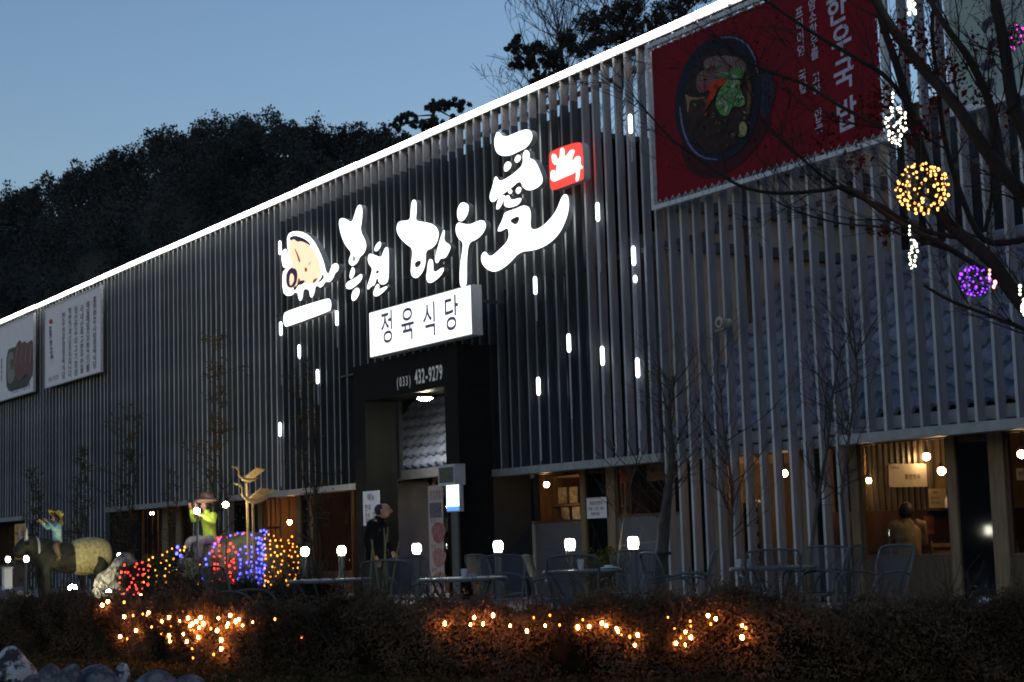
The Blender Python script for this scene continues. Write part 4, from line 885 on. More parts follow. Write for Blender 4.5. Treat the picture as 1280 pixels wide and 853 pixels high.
dining_chair(1136, 1.75, R(135), 'wooden dining chair the diner sits on')
# shelves and orange shutters
paper(774, 578, 789, 604, 1.06, 'orange paper poster behind the upper glass of the second frosted window', [('한우', .2, .6, .25)], mat('poster_orange', (.60, .30, .14), .6, var=.3, scale=8), 'window_poster')
paper(808, 577, 830, 601, 1.06, 'orange and cream poster in the middle of the second frosted window top', [('등심', .2, .6, .2)], mat('poster_orange', (.60, .30, .14)), 'window_poster')
paper(838, 574, 853, 597, 1.06, 'pale poster at the right end of the second frosted window top', [('국밥', .2, .6, .25)], mat('poster_cream', (.55, .46, .32)), 'window_poster')
sh_ = empty('shelf_unit', (0, 0, 0), 'timber shelf unit with framed pictures, seen over the frosted glass', 'shelf'); v = 2.2
a, b = u_at(690, v), u_at(728, v); M = M_wood
bpart('shelf_frame', M, (a, a + .07, v, v + .25, .02, 2.45), (b - .07, b, v, v + .25, .02, 2.45), parent=sh_)
for z in (1.35, 1.75, 2.32): bpart('shelf', M, (a + .072, b - .072, v, v + .25, z, z + .05), parent=sh_)
for k, (x, z) in enumerate(((.22, 1.80), (.62, 1.80), (.3, 1.40), (.7, 1.40))): bpart('picture', mat('poster_frame', (.5, .42, .3)), (a + x, a + x + .28, v + .02, v + .05, z + .01, z + .33), parent=sh_)
ss_ = empty('orange_shutter_screen', (0, 0, 0), 'orange wooden shutter screen lit from inside beside the lime figure', 'screen'); v = 1.25
a, b = u_at(231, v), u_at(268, v); M = mat('orange_wood', (.52, .22, .06), .5, 0, .2, 4)
bpart('panel', M, (a, b, v + .03, v + .06, .5, 2.5), parent=ss_)
for f in (0, .25, .5, .75, 1): bpart('stile', M_wood, (a + (b - a - .07) * f, a + (b - a - .07) * f + .07, v, v + .028, .5, 2.5), parent=ss_)
for z in (.5, 1.15, 1.95, 2.43): bpart('rail', M_wood, (a + .01, b - .01, v - .028, v - .002, z, z + .07), parent=ss_)
# orange reflector posters in the left rooms
for px0, px1, v in ((36, 62, 3.5), (395, 440, 6.5), (335, 370, 6.2), (908, 940, 6.0), (500, 530, 6.5)):
    bpart('tan_wall_panel', mat('tan_wall', (.55, .33, .13), .7, var=.15), (u_at(px0, v), u_at(px1, v), v, v + .03, .6, 2.7))
# rack with bright jars behind low slats (x about 935)
rk = empty('drink_rack', (0, 0, 0), 'tall rack of pale cups behind the low slats, left side', 'rack'); v = 1.5
a = u_at(930, v); bpart('rack_frame', M_metal, (a - .02, a, v, v + .3, .02, 1.6), (a + .35, a + .37, v, v + .3, .02, 1.6), parent=rk)
for k in range(8):
    bpart('rack_shelf', M_metal, (a + .002, a + .348, v, v + .3, .1 + k * .2, .11 + k * .2), parent=rk)
    for j in range(2):
        mb = MB(); mb.lathe([(.04, 0), (.055, .10), (.045, .12)], 10, (a + .1 + j * .16, v + .08, .112 + k * .2)); mb.build('cup', M_vinylw, rk)

# ================================================================ PEOPLE
M_skin = mat('skin', (.36, .20, .14), .5, 0, .1, 12); M_hair = mat('black_hair', (.012, .010, .010), .6, 0, .3, 30)
def person(e, P_, head, colors, sit=False, face=0.0, bald=False):
    """P_: joint dict in local metres. A continuous skinned body, clothes as skinned children."""
    J = P_; N = []; Ed = []; Rr = []
    def a(p, r, par=None):
        N.append(tuple(p)); Rr.append(r); i = len(N) - 1
        if par is not None: Ed.append((par, i))
        return i
    V = Vector
    pel = a(J['pelvis'], .12); ch = a(J['chest'], .135, pel); nk = a(J['neck'], .055, ch); hb = a(V(J['neck']).lerp(V(J['head']), .5), .065, nk); hd = a(J['head'], .088, hb)
    for s in ('l', 'r'):
        sh = a(J['sh' + s], .065, ch); el = a(J['el' + s], .045, sh); wr = a(J['wr' + s], .028, el)
        hp = a(J['hip' + s], .085, pel); kn = a(J['kn' + s], .055, hp); an = a(J['an' + s], .038, kn); to = a(J['to' + s], .035, an)
        dr = (V(J['wr' + s]) - V(J['el' + s])).normalized(); pm = a(V(J['wr' + s]) + dr * .07, .032, wr)
        sd = dr.cross(V((0, 1, 0))); sd = sd.normalized() if sd.length > .1 else V((1, 0, 0)); nd = dr.cross(sd)
        for k, (o_, ln) in enumerate(((-.026, .06), (-.009, .07), (.009, .066), (.026, .05))):
            b0 = a(V(J['wr' + s]) + dr * .09 + sd * o_, .009, pm); b1 = a(V(J['wr' + s]) + dr * (.09 + ln * .6) + sd * o_ + nd * .008, .0085, b0); a(V(J['wr' + s]) + dr * (.09 + ln) + sd * o_ + nd * .026, .007, b1)
        t0 = a(V(J['wr' + s]) + dr * .05 - sd * .036, .011, pm); a(V(J['wr' + s]) + dr * .085 - sd * .055, .009, t0)
    body = skinmesh('body', N, Ed, Rr, M_skin, e, 1)
    fx = V((math.cos(face), math.sin(face), 0)); sx = V((-math.sin(face), math.cos(face), 0)); H = V(J['head'])
    mb = MB(); mb.ball(H + fx * .02 + V((0, 0, -.005)), (.088, .082, .115), 14, 10); mb.build('head', M_skin, e, smooth=True)
    mb = MB(); mb.tube([H + fx * .10 + V((0, 0, .02)), H + fx * .125 + V((0, 0, -.02)), H + fx * .10 + V((0, 0, -.032))], [.009, .017, .011], 6); mb.build('nose', M_skin, e, smooth=True)
    mb = MB()
    for q in (-1, 1): mb.ball(H + sx * q * .086 + V((0, 0, -.005)), (.016, .012, .032), 8, 6)
    mb.build('ear', M_skin, e, smooth=True)
    mb = MB()
    for q in (-1, 1): mb.ball(H + fx * .094 + sx * q * .034 + V((0, 0, .018)), (.010, .012, .008), 6, 5)
    mb.box(*(lambda c: (c.x - .015, c.x + .015, c.y - .015, c.y + .015, c.z - .004, c.z + .004))(H + fx * .088 + V((0, 0, -.058)))); mb.build('eyes_and_mouth', M_hair, e)
    mb = MB()
    if bald: mb.ball(H - fx * .028 + V((0, 0, .008)), (.088, .092, .10), 14, 9, jit=.02)
    else: mb.ball(H - fx * .03 + V((0, 0, .015)), (.118, .112, .135), 14, 9, jit=.03)
    mb.build('hair', M_hair, e, smooth=True)
    # clothes
    def limb(name, keys, rr, m):
        pts = [V(k) if not isinstance(k, str) else V(J[k]) for k in keys]
        skinmesh(name, pts, [(i, i + 1) for i in range(len(pts) - 1)], rr, m, e, 2)
    for s in ('l', 'r'):
        limb('trouser_leg', [V(J['hip' + s]), 'kn' + s, V(J['kn' + s]).lerp(V(J['an' + s]), .97)], [.13, .10, .08], colors['leg'])
        limb('shoe', [V(J['an' + s]) + V((0, 0, -.02)), 'to' + s], [.05, .045], colors['shoe'])
    hem = colors.get('hem', 0)
    PV, CH, NK = V(J['pelvis']), V(J['chest']), V(J['neck'])
    secs = [(PV + V((0, 0, -.16 - hem)), .155, .19), (PV + V((0, 0, -.02)), .15, .18), (PV.lerp(CH, .4), .135, .165), (PV.lerp(CH, .75), .14, .185), (CH, .145, .205), (CH.lerp(NK, .35), .14, .20), (CH.lerp(NK, .6), .115, .165), (CH.lerp(NK, .8), .085, .11), (NK + V((0, 0, .0)), .066, .070), (NK + V((0, 0, .035)), .06, .062)]
    mb = MB(); n_ = 18; vs = []; fs = []
    for c_, rx, ry in secs:
        for k in range(n_): t_ = 2 * math.pi * k / n_; vs.append(c_ + V((rx * math.cos(t_), ry * math.sin(t_), .006 * math.sin(3 * t_ + c_.z * 30))))
    for i in range(len(secs) - 1):
        for k in range(n_): k2 = (k + 1) % n_; fs.append((i * n_ + k, i * n_ + k2, (i + 1) * n_ + k2, (i + 1) * n_ + k))
    mb.add(vs, fs)
    for s in ('l', 'r'):
        SH, EL, WR = V(J['sh' + s]), V(J['el' + s]), V(J['wr' + s]); inn = SH.lerp(CH.lerp(NK, .45), .45)
        ps = [inn, SH.lerp(inn, .3), SH + V((0, 0, -.01)), SH.lerp(EL, .35), SH.lerp(EL, .8), EL, EL.lerp(WR, .25), EL.lerp(WR, .9)]; mb.tube(ps, [.07, .082, .088, .076, .066, .064, .062, .048], 12)
    mb.build(colors.get('name', 'coat'), colors['top'], e, smooth=True)
    return e
q = at_z(469, 632, 1.72)
man = empty('person', (q[0], q[1], 0), 'balding man in a dark coat standing before the portal pillar, facing the door', 'person')
fa = math.atan2(RT.y, RT.x) - .15          # he faces picture right
man.rotation_euler.z = fa; man.scale = (1.22, 1.22, 1.02); man.rotation_mode = 'XYZ'
Pm = dict(pelvis=(0, 0, .93), chest=(0, 0, 1.30), neck=(.05, 0, 1.48), head=(.10, 0, 1.60), shl=(.01, .19, 1.40), shr=(.01, -.19, 1.40), ell=(.06, .25, 1.12), elr=(-.05, -.25, 1.12), wrl=(.19, .18, .93), wrr=(.05, -.24, .87),
          hipl=(0, .09, .88), hipr=(0, -.09, .88), knl=(.03, .1, .49), knr=(0, -.1, .49), anl=(.0, .11, .08), anr=(-.06, -.11, .08), tol=(.15, .13, .03), tor=(.09, -.13, .03))
person(man, Pm, None, dict(top=mat('navy_black_coat', (.007, .008, .011), .9, 0, .3, 12, .2, spec=.1), leg=mat('dark_trousers', (.022, .024, .028), .8, 0, .2, 10), shoe=mat('black_leather', (.01, .01, .01), .35), hem=.10), bald=True)
mb = MB(); mb.tube([(.10, .02, 1.46), (.135, .04, 1.3), (.13, .04, 1.1)], [.03, .05, .03], 8, ell=.5); mb.build('shirt_front', mat('olive_shirt', (.10, .10, .05), .7), man)
q = at_v(1138, 690, 1.75)
din = empty('person', (q[0], 1.75, 0.0), 'diner with dark hair in a tan top seated inside the right window, back to us', 'person')
din.rotation_euler.z = R(150); din.scale = (1.05, 1.05, 1.03)
Pd = dict(pelvis=(0, 0, .55), chest=(.08, 0, .98), neck=(.11, 0, 1.18), head=(.15, 0, 1.30), shl=(.08, .19, 1.12), shr=(.08, -.19, 1.12), ell=(.2, .26, .85), elr=(.2, -.26, .85), wrl=(.42, .16, .82), wrr=(.42, -.16, .82),
          hipl=(.02, .1, .53), hipr=(.02, -.1, .53), knl=(.45, .12, .53), knr=(.45, -.12, .53), anl=(.47, .12, .09), anr=(.47, -.12, .09), tol=(.6, .13, .05), tor=(.6, -.13, .05))
person(din, Pd, None, dict(top=mat('tan_knit', (.38, .29, .17), .9, 0, .45, 6, .6, spec=.1), leg=mat('dark_trousers', (.02, .02, .02)), shoe=mat('black_leather', (.01, .01, .01)), name='sweater'))
tb = empty('dining_table', (float(q[0]) - .65, 1.95, .02), 'dark dining table in front of the seated diner', 'table')
mb = MB(); mb.box(-.35, .35, -.35, .35, .70, .74); mb.build('table_top', M_wooddk, tb)
for sx in (-1, 1):
    for sy in (-1, 1): mb = MB(); mb.box(sx * .3 - .025, sx * .3 + .025, sy * .3 - .025, sy * .3 + .025, 0, .698); mb.build('leg', M_wooddk, tb)

# slatted timber screens, tables and posters deeper inside the left rooms
def screen(px0, px1, v, z0, z1, lab, n=5, m=None):
    a, b = u_at(px0, v), u_at(px1, v); e = empty('timber_screen', (0, 0, 0), lab, 'screen'); w_ = (b - a) / n
    for i in range(n + 1): bpart('stile', m or M_wood, (a + w_ * i - .03, a + w_ * i + .03, v, v + .05, z0, z1), parent=e)
    for z in (z0, (z0 * 2 + z1) / 3, (z0 + z1 * 2) / 3, z1): bpart('rail', m or M_wood, (a - .03, b + .03, v - .03, v - .002, z, z + .05), parent=e)
screen(332, 350, 1.7, .02, 2.4, 'timber lattice screen behind the golden cranes', 3); screen(398, 414, 1.6, .02, 2.3, 'timber lattice screen in the window left of the portal', 3); screen(182, 203, 1.8, .02, 2.4, 'timber lattice screen in the narrow window behind the grey boulder', 3)
screen(0, 26, 1.6, .02, 2.4, 'timber lattice screen in the leftmost window', 4); screen(776, 800, 2.4, .02, 2.5, 'timber lattice screen seen over the second frosted panel', 4)
dining_chair(420, 1.7, R(160), 'wooden dining chair inside the window left of the portal'); dining_chair(350, 2.0, R(200), 'wooden dining chair inside the window behind the golden cranes')
paper(424, 640, 434, 655, 1.9, 'small framed menu in the window left of the portal', [('메뉴', .3, .5, .2)], mat('poster_cream', (.55, .46, .32)), 'wall_poster')
# ================================================================ OX, BOY, LIME FIGURE, CRANES
def cam_spot(px, depth): q = at_d(px, 700, depth); return Vector((q[0], q[1], 0))
LEFTISH = (-RT * .86 - FWD * .50).normalized()
ox = empty('ox_statue', cam_spot(83, 41), 'dark bronze ox statue with pale horns and a straw coloured rear', 'statue'); ox.rotation_euler.z = math.atan2(LEFTISH.y, LEFTISH.x)
P_ = [(-.85, 0, 1.08), (-.35, 0, 1.0), (.2, 0, 1.02), (.55, 0, 1.12), (.78, 0, 1.28), (1.0, 0, 1.40), (1.13, 0, 1.20), (1.2, 0, 1.04)]
Rd = [(.30, .33), (.36, .42), (.36, .40), (.30, .36), (.23, .30), (.22, .23), (.17, .17), (.13, .11)]
Ed = [(i, i + 1) for i in range(7)]
for sy in (-1, 1):
    for base, xs in ((3, ((.52, .24, .85, .17), (.56, .25, .48, .10), (.53, .25, .15, .075), (.57, .25, .04, .085))), (0, ((-.78, .24, .85, .20), (-.68, .26, .58, .12), (-.88, .26, .38, .08), (-.82, .26, .13, .07), (-.78, .26, .04, .085)))):
        prev = base
        for x, y, z, r in xs: P_.append((x, y * sy, z)); Rd.append((r, r)); Ed.append((prev, len(P_) - 1)); prev = len(P_) - 1
skinmesh('body', P_, Ed, Rd, M_bronze, ox, 2)
skinmesh('straw_hide', [(-1.12, 0, 1.08), (-.85, 0, 1.08), (-.4, 0, 1.02), (.02, 0, 1.02)], [(0, 1), (1, 2), (2, 3)], [(.30, .28), (.42, .46), (.45, .52), (.38, .42)], M_straw, ox, 2)
for sy in (-1, 1):
    mb = MB(); mb.tube([(1.0, sy * .11, 1.44), (1.02, sy * .25, 1.50), (1.04, sy * .33, 1.62), (1.03, sy * .29, 1.76)], [.05, .045, .032, .008], 8); mb.build('horn', M_horn, ox, smooth=True)
    mb = MB(); mb.ball((.98, sy * .24, 1.38), (.05, .11, .05), 10, 6); mb.build('ear', M_bronze, ox, smooth=True)
    mb = MB(); mb.ball((1.12, sy * .12, 1.34), (.02, .02, .02), 8, 6); mb.build('eye', M_horn, ox, smooth=True)
mb = MB(); mb.tube([(-1.08, 0, 1.25), (-1.16, 0, 1.0), (-1.12, 0, .6), (-1.1, 0, .45)], [.035, .025, .02, .045], 8); mb.build('tail', M_bronze, ox, smooth=True)
mb = MB(); mb.tube([(.72 + .0 * math.cos(t), .27 * math.sin(t), 1.22 + .30 * math.cos(t)) for t in [i * .5236 for i in range(13)]], .028, 6); mb.build('rope_collar', M_horn, ox)
mb = MB(); mb.tube([(1.22, 0, .94), (1.32, 0, .98)], [.04, .05], 8); mb.build('muzzle', M_bronze, ox)
boy = empty('boy_statue', tuple(Vector(ox.location) + Vector((0, 0, 0))), 'painted boy statue in light blue with straw hat and flute riding the ox', 'statue')
off = Vector((.22, 0, 1.28)); off.rotate(Matrix.Rotation(ox.rotation_euler.z, 3, 'Z')); boy.location = Vector(ox.location) + off
boy.rotation_euler.z = ox.rotation_euler.z + .1; boy.scale = (.78,) * 3
Pb = dict(pelvis=(0, 0, .15), chest=(.02, 0, .52), neck=(.03, 0, .74), head=(.06, 0, .87), shl=(.02, .17, .66), shr=(.02, -.17, .66), ell=(.18, .28, .52), elr=(.22, -.26, .60), wrl=(.36, .14, .78), wrr=(.48, -.06, .78),
          hipl=(0, .1, .12), hipr=(0, -.1, .12), knl=(.22, .40, .05), knr=(.22, -.40, .05), anl=(.10, .46, -.34), anr=(.10, -.46, -.34), tol=(.22, .47, -.40), tor=(.22, -.47, -.40))
person(boy, Pb, None, dict(top=mat('light_blue_painted_cloth', (.30, .52, .56), .6, 0, .2, 9), leg=mat('brown_painted_cloth', (.13, .09, .06), .7), shoe=mat('brown_painted_cloth', (.13, .09, .06), .7), name='shirt'))
mb = MB(); c = Vector((.0, 0, .95)); vs = []; n = 18
prof = [(.05, .17), (.12, .15), (.15, .03), (.30, -.04), (.32, -.06)]
Mt = Matrix.Rotation(R(-48), 3, 'Y')
for r, z in prof:
    for k in range(n):
        p = Mt @ Vector((r * math.cos(k * 2 * math.pi / n), r * math.sin(k * 2 * math.pi / n), z)); vs.append(c + p)
fs = [(i * n + k, i * n + (k + 1) % n, (i + 1) * n + (k + 1) % n, (i + 1) * n + k) for i in range(len(prof) - 1) for k in range(n)] + [tuple(range(n))]
mb.add(vs, fs); mb.build('straw_hat', mat('yellow_straw', (.55, .42, .08), .7, 0, .2, 14), boy)
mb = MB(); mb.tube([(.12, .0, .84), (.62, -.02, .80)], .017, 8); mb.build('flute', mat('bamboo', (.35, .25, .10), .5), boy)

# lime figure seated on boulder
lf = empty('seated_farmer_statue', tuple(cam_spot(263, 39.6) + Vector((0, 0, 1.20))), 'seated farmer statue in lime green shirt and brown hat on the boulder', 'statue'); lf.rotation_euler.z = math.atan2(LEFTISH.y, LEFTISH.x) + .35
Pl = dict(pelvis=(0, 0, .16), chest=(.05, 0, .56), neck=(.10, 0, .80), head=(.14, 0, .93), shl=(.05, .20, .70), shr=(.05, -.20, .70), ell=(.20, .36, .52), elr=(.22, -.34, .60), wrl=(.42, .22, .68), wrr=(.40, -.20, .88),
          hipl=(.02, .12, .13), hipr=(.02, -.12, .13), knl=(.48, .22, .12), knr=(.46, -.22, .14), anl=(.56, .22, -.32), anr=(.54, -.22, -.32), tol=(.70, .23, -.36), tor=(.68, -.23, -.36))
person(lf, Pl, None, dict(top=mat('lime_painted_shirt', (.38, .52, .06), .6, 0, .25, 7, emit=0), leg=mat('grey_painted_trousers', (.20, .21, .25), .7, 0, .3, 8), shoe=mat('brown_painted_cloth', (.13, .09, .06), .7), name='shirt'))
mb = MB(); mb.ball((.12, 0, 1.05), (.27, .27, .07), 16, 8); mb.ball((.10, 0, 1.13), (.15, .15, .13), 14, 8); mb.build('hat', mat('brown_pink_felt', (.22, .13, .11), .8, 0, .25, 9), lf, smooth=True)
mb = MB(); mb.tube([(.34, .0, .62), (.44, .05, .86), (.46, .0, 1.02)], [.02, .03, .05], 8); mb.build('gourd', mat('brown_pink_felt', (.22, .13, .11)), lf, smooth=True)
# cranes on poles
def crane(px_base, depth, z, heading, s, lab, pole_px=None):
    p = cam_spot(px_base, depth); e = empty('crane_sculpture', tuple(p), lab, 'sculpture', 'golden wooden cranes on poles'); e.rotation_euler.z = heading
    mb = MB(); mb.tube([(0, 0, .0), (.02, 0, z - .02)], [.04, .03], 8); mb.build('pole', M_gold, e)
    mb = MB(); mb.tube([(-.42 * s, 0, z + .10), (-.22 * s, 0, z + .06), (0, 0, z + .04), (.18 * s, 0, z + .08), (.28 * s, 0, z + .14)], [.02 * s, .08 * s, .11 * s, .08 * s, .03 * s], 10, ell=.8); mb.build('body', M_gold, e, smooth=True)
    mb = MB(); mb.tube([(.2 * s, 0, z + .1), (.34 * s, 0, z + .26 * s), (.32 * s, 0, z + .42 * s), (.40 * s, 0, z + .55 * s)], [.05 * s, .032 * s, .028 * s, .045 * s], 8); mb.tube([(.40 * s, 0, z + .55 * s), (.60 * s, 0, z + .60 * s)], [.045 * s, .008], 8); mb.build('neck_and_head', M_gold, e, smooth=True)
    for sy in (-1, 1):
        mb = MB(); mb.add([(.12 * s, sy * .06, z + .1), (-.20 * s, sy * .07, z + .08), (-.62 * s, sy * .34 * s, z + .26), (-.30 * s, sy * .40 * s, z + .30), (.12 * s, sy * .06, z + .125), (-.20 * s, sy * .07, z + .105), (-.62 * s, sy * .34 * s, z + .285), (-.30 * s, sy * .40 * s, z + .325)], [(3, 2, 1, 0), (4, 5, 6, 7), (0, 1, 5, 4), (1, 2, 6, 5), (2, 3, 7, 6), (3, 0, 4, 7)]); mb.build('wing', M_gold, e)
hd = math.atan2(-RT.y, -RT.x)
crane(311, 39.0, 2.62, hd + .2, .62, 'upper gilded wooden crane with raised beak on a pole behind the boulder')
crane(318, 38.4, 2.12, hd - .1, .78, 'lower gilded wooden crane with spread wings on a pole behind the boulder')

# boulders
def boulder(px, depth, r, zc, m, seed, lab, name='boulder', amp=.22, rz=0):
    p = cam_spot(px, depth); o = noise_rock(name, (p.x, p.y, zc), r, m, None, seed, 26, 16, amp); o.rotation_euler.z = rz; return tag(o, lab, 'boulder' if name == 'boulder' else 'rock')
B1 = boulder(306, 40.2, (1.45, 1.2, 1.18), .22, M_rockd, 3, 'big mossy boulder draped in blue, red and amber net lights', amp=.14)
B2 = boulder(146, 39.5, (.72, .6, .80), .22, M_rock, 8, 'grey pointed boulder behind the rump of the ox', amp=.25)
B3 = boulder(262, 39.6, (.55, .5, .70), .60, M_rockd, 12, 'darker boulder the farmer statue sits on', amp=.18)
boulder(14, 36.5, (.7, .5, .35), .05, M_rock, 15, 'low grey boulder at the left edge, before the ox')
for i, (px, py, wd, hh, m, lab) in enumerate([(20, 856, 47, 40, M_rockw, 'largest pale rock in the bottom left corner'), (62, 862, 34, 30, M_rock, 'grey rock beside the big pale corner rock'), (84, 870, 40, 36, M_rock, 'dark grey rock third from the left at the bottom'), (122, 866, 52, 28, M_rock, 'long grey rock left of the small pale round rock'), (152, 862, 25, 26, M_rockw, 'small pale round rock at the bottom edge'), (196, 868, 56, 26, M_rock, 'wide grey rock at the bottom, right of the round one'), (236, 874, 40, 26, M_rock, 'last low grey rock of the bottom row'), (44, 880, 50, 30, M_rock, 'rock half below the bottom edge under the corner rock')]):
    q = at_z(px, py, 0); s = F_PX / float((q - CAM) @ np.array([_U[2], _V[2], _up[2]]))
    o = noise_rock('rock', (q[0], q[1], .02), (wd / s / 1.8, wd / s / 2.2, hh / s), m, None, 30 + i, 30, 20, .20); o.rotation_euler.z = random.uniform(0, 1); tag(o, lab, 'rock')
q = at_d(1230, 760, 14.6); o = noise_rock('rock', (q[0], q[1], .28), (.15, .14, .18), M_rockw, None, 60); tag(o, 'white rounded stone behind the hedge at the right, before the dark panel', 'rock')
q = at_d(951, 745, 19.5); o = noise_rock('rock', (q[0], q[1], .30), (.07, .07, .22), M_rockw, None, 61); tag(o, 'small pale upright stone left of the right table', 'rock')

# ================================================================ VEGETATION HELPERS
def leaf_blob(c, r, n, shell=.5):
    d = rng.normal(size=(n, 3)); d /= np.linalg.norm(d, axis=1, keepdims=True); rad = (shell + (1 - shell) * rng.random((n, 1))) ** .7
    return np.asarray(c) + d * rad * np.asarray(r)
def clumpy(c, r, nclump, per, cr):
    """clumps spread through an ellipsoid"""
    cc = leaf_blob(c, r, nclump, .15); return np.concatenate([leaf_blob(k, (cr * random.uniform(.6, 1.3),) * 3, per, .2) for k in cc])
def branch(mb, p, d, ln, r, lvl, twl, spread=.55, up=.15, tips=None, n=5, segs=4, minr=.003):
    p = Vector(p); d = Vector(d).normalized(); pts = [p.copy()]; rs = [r]
    for i in range(segs):
        d = (d + Vector((random.gauss(0, .13), random.gauss(0, .13), random.gauss(0, .10) + up * .3))).normalized(); p = p + d * ln / segs; pts.append(p.copy()); rs.append(max(minr, r * (1 - .55 * (i + 1) / segs)))
    mb.tube(pts, rs, n if r > .015 else 3, caps=False)
    if tips is not None and lvl <= 1: tips += [tuple(q) for q in pts[1:]]
    if lvl > 0:
        for k in range(twl):
            i = random.randint(1, segs); dd = (d + Vector((random.uniform(-1, 1), random.uniform(-1, 1), random.uniform(-.5, .8))) * spread * 1.6).normalized()
            branch(mb, pts[i], dd, ln * random.uniform(.45, .75), rs[i] * .62, lvl - 1, twl, spread, up, tips, n, max(3, segs - 1), minr)

# thin climbing trees against the slats
def twig_tree(px, v, h, wd, leaves, lab, stems=3, name='twiggy_tree', lvl=3, m=M_twig, lm=M_dryleaf, ls=.05, r0=.03):
    p = at_v(px, 745, v); e = empty(name, (float(p[0]), v, 0), lab, 'tree'); mb = MB(); tips = []
    for s in range(stems):
        x = random.uniform(-wd, wd) * .25; pts = [Vector((x, random.uniform(-.1, .1), 0))]; rs = [r0]
        seg = 9
        for i in range(seg):
            pts.append(pts[-1] + Vector((random.gauss(0, .07 * wd), random.gauss(0, .05), h / seg * random.uniform(.8, 1.1)))); rs.append(r0 * (1 - .85 * (i + 1) / seg))
        mb.tube(pts, rs, 5, caps=False)
        for i in range(1, seg + 1):
            for k in range(2):
                branch(mb, pts[i], (random.uniform(-1, 1), random.uniform(-.5, .3), random.uniform(-.1, 1)), wd * random.uniform(.35, .8) * (1.15 - i / seg * .7), rs[i] * .6 + .004, 2, lvl, .6, .1, tips)
    mb.build('trunk', m, e)
    if leaves:
        t = np.array(random.choices(tips, k=leaves)); t += rng.normal(size=t.shape) * .06; quads_obj('crown', t, rng.uniform(.5, 1.3, leaves) * ls, lm, e)
    return e
twig_tree(38, -.9, 3.6, 1.0, 1600, 'brown twiggy tree against the slats above the ox head'); twig_tree(103, -.9, 4.2, .9, 1500, 'brown twiggy tree right of the flute boy'); twig_tree(158, -.9, 5.0, 1.0, 2600, 'tall brown twiggy tree above the grey boulder')
twig_tree(277, -.9, 6.6, 1.1, 2600, 'tallest brown twiggy tree, behind the lime farmer statue'); twig_tree(398, -.9, 5.2, .9, 700, 'slender twiggy tree left of the entrance portal')
twig_tree(215, -.9, 3.0, .6, 500, 'short twiggy tree over the orange shutters', 2)

def bare_tree(pxb, depth, pts_px, spread_px, lab, r0=.06, n=26, m=M_barkl, lv=2):
    base = cam_spot(pxb, depth); e = empty('bare_tree', tuple(base), lab, 'tree'); mb = MB(); pts = [base * 1.0 - base]
    for px, py in pts_px: pts.append(Vector(at_d(px, py, depth)) - base)
    rs = [r0 * (1 - .7 * i / (len(pts) - 1)) for i in range(len(pts))]
    mb.tube(pts, rs, 8, caps=False); mb.build('trunk', m, e, smooth=True); mb = MB()
    s = depth / F_PX
    for k in range(n):
        i = random.randint(max(1, len(pts) // 2), len(pts) - 1)
        branch(mb, pts[i] - (pts[i] - pts[i - 1]) * random.random(), (random.uniform(-1, 1), random.uniform(-.6, .6), random.uniform(.1, 1)), spread_px * s * random.uniform(.35, .6), .009, lv, 3, .6, .25, None, 4, 4, .002)
    mb.build('branches', M_twig, e); return e
bt = bare_tree(826, 21.5, [(829, 700), (832, 655), (836, 610), (840, 570), (836, 520), (842, 470)], 130, 'bare young tree with a tied stake before the second frosted window', .075, 34)
mb = MB(); b0 = Vector(bt.location)
pp = [Vector(at_d(819, 745, 21.2)) - b0, Vector(at_d(826, 660, 21.3)) - b0, Vector(at_d(836, 598, 21.5)) - b0]; mb.tube(pp, .035, 8); mb.build('stake', M_barkl, bt)
mb = MB(); q = Vector(at_d(829, 692, 21.3)) - b0; mb.lathe([(.10, -.02), (.11, 0), (.10, .02)], 10, tuple(q)); mb.build('tie', M_wire, bt)
bare_tree(1012, 20.0, [(1014, 690), (1020, 640), (1034, 560), (1040, 500), (1050, 440)], 130, 'bare slim tree before the low slats', .03, 20)
bare_tree(1062, 19.0, [(1058, 690), (1052, 620), (1062, 540), (1072, 470), (1066, 400)], 140, 'bare slim tree before the brass pole, leaning right', .028, 20)
bare_tree(912, 21.0, [(914, 680), (916, 610), (905, 540), (900, 480)], 140, 'bare slim tree beside the wooden post at the low slats', .03, 22)
bare_tree(770, 22.0, [(772, 700), (780, 640), (800, 560)], 110, 'small bare shrub-like tree before the timber post', .02, 10)
# shrub + potted grass
def shrub(px, depth, r, zc, n, lab, m, ls=.035, name='shrub', group=None):
    p = cam_spot(px, depth); e = empty(name, tuple(p), lab, 'shrub', group); quads_obj('foliage', clumpy((0, 0, zc), r, 40, n // 40, min(r) * .35), rng.uniform(.6, 1.3, (n // 40) * 40) * ls, m, e)
    mb = MB()
    for k in range(7): branch(mb, (0, 0, 0), (random.uniform(-.6, .6), random.uniform(-.6, .6), 1), zc + r[2] * .6, .012, 1, 3, .5, .1)
    mb.build('stem', M_twig, e); return e
shrub(757, 24.5, (.62, .35, .34), .62, 3600, 'green and bronze shrub below the notice sheet', leafmat('olive_bronze_leaves', (.09, .085, .028), 3)); 
Sh1 = shrub(214, 39.0, (.95, .6, .62), .62, 6000, 'dark shrub with amber net lights left of the big boulder', M_hedged, .05)
Sh2 = shrub(168, 37.5, (.45, .4, .45), .50, 3200, 'small shrub wrapped in red lights', M_hedged, .045)
shrub(238, 36.5, (.30, .3, .34), .70, 1500, 'pale flowering plant before the boulder', leafmat('pale_flowers', (.30, .30, .22), 3), .05, 'flowering_plant')
gp = empty('dry_reeds', tuple(cam_spot(472, 20.5)), 'tall dry yellow reed stalks before the standing man', 'plant')
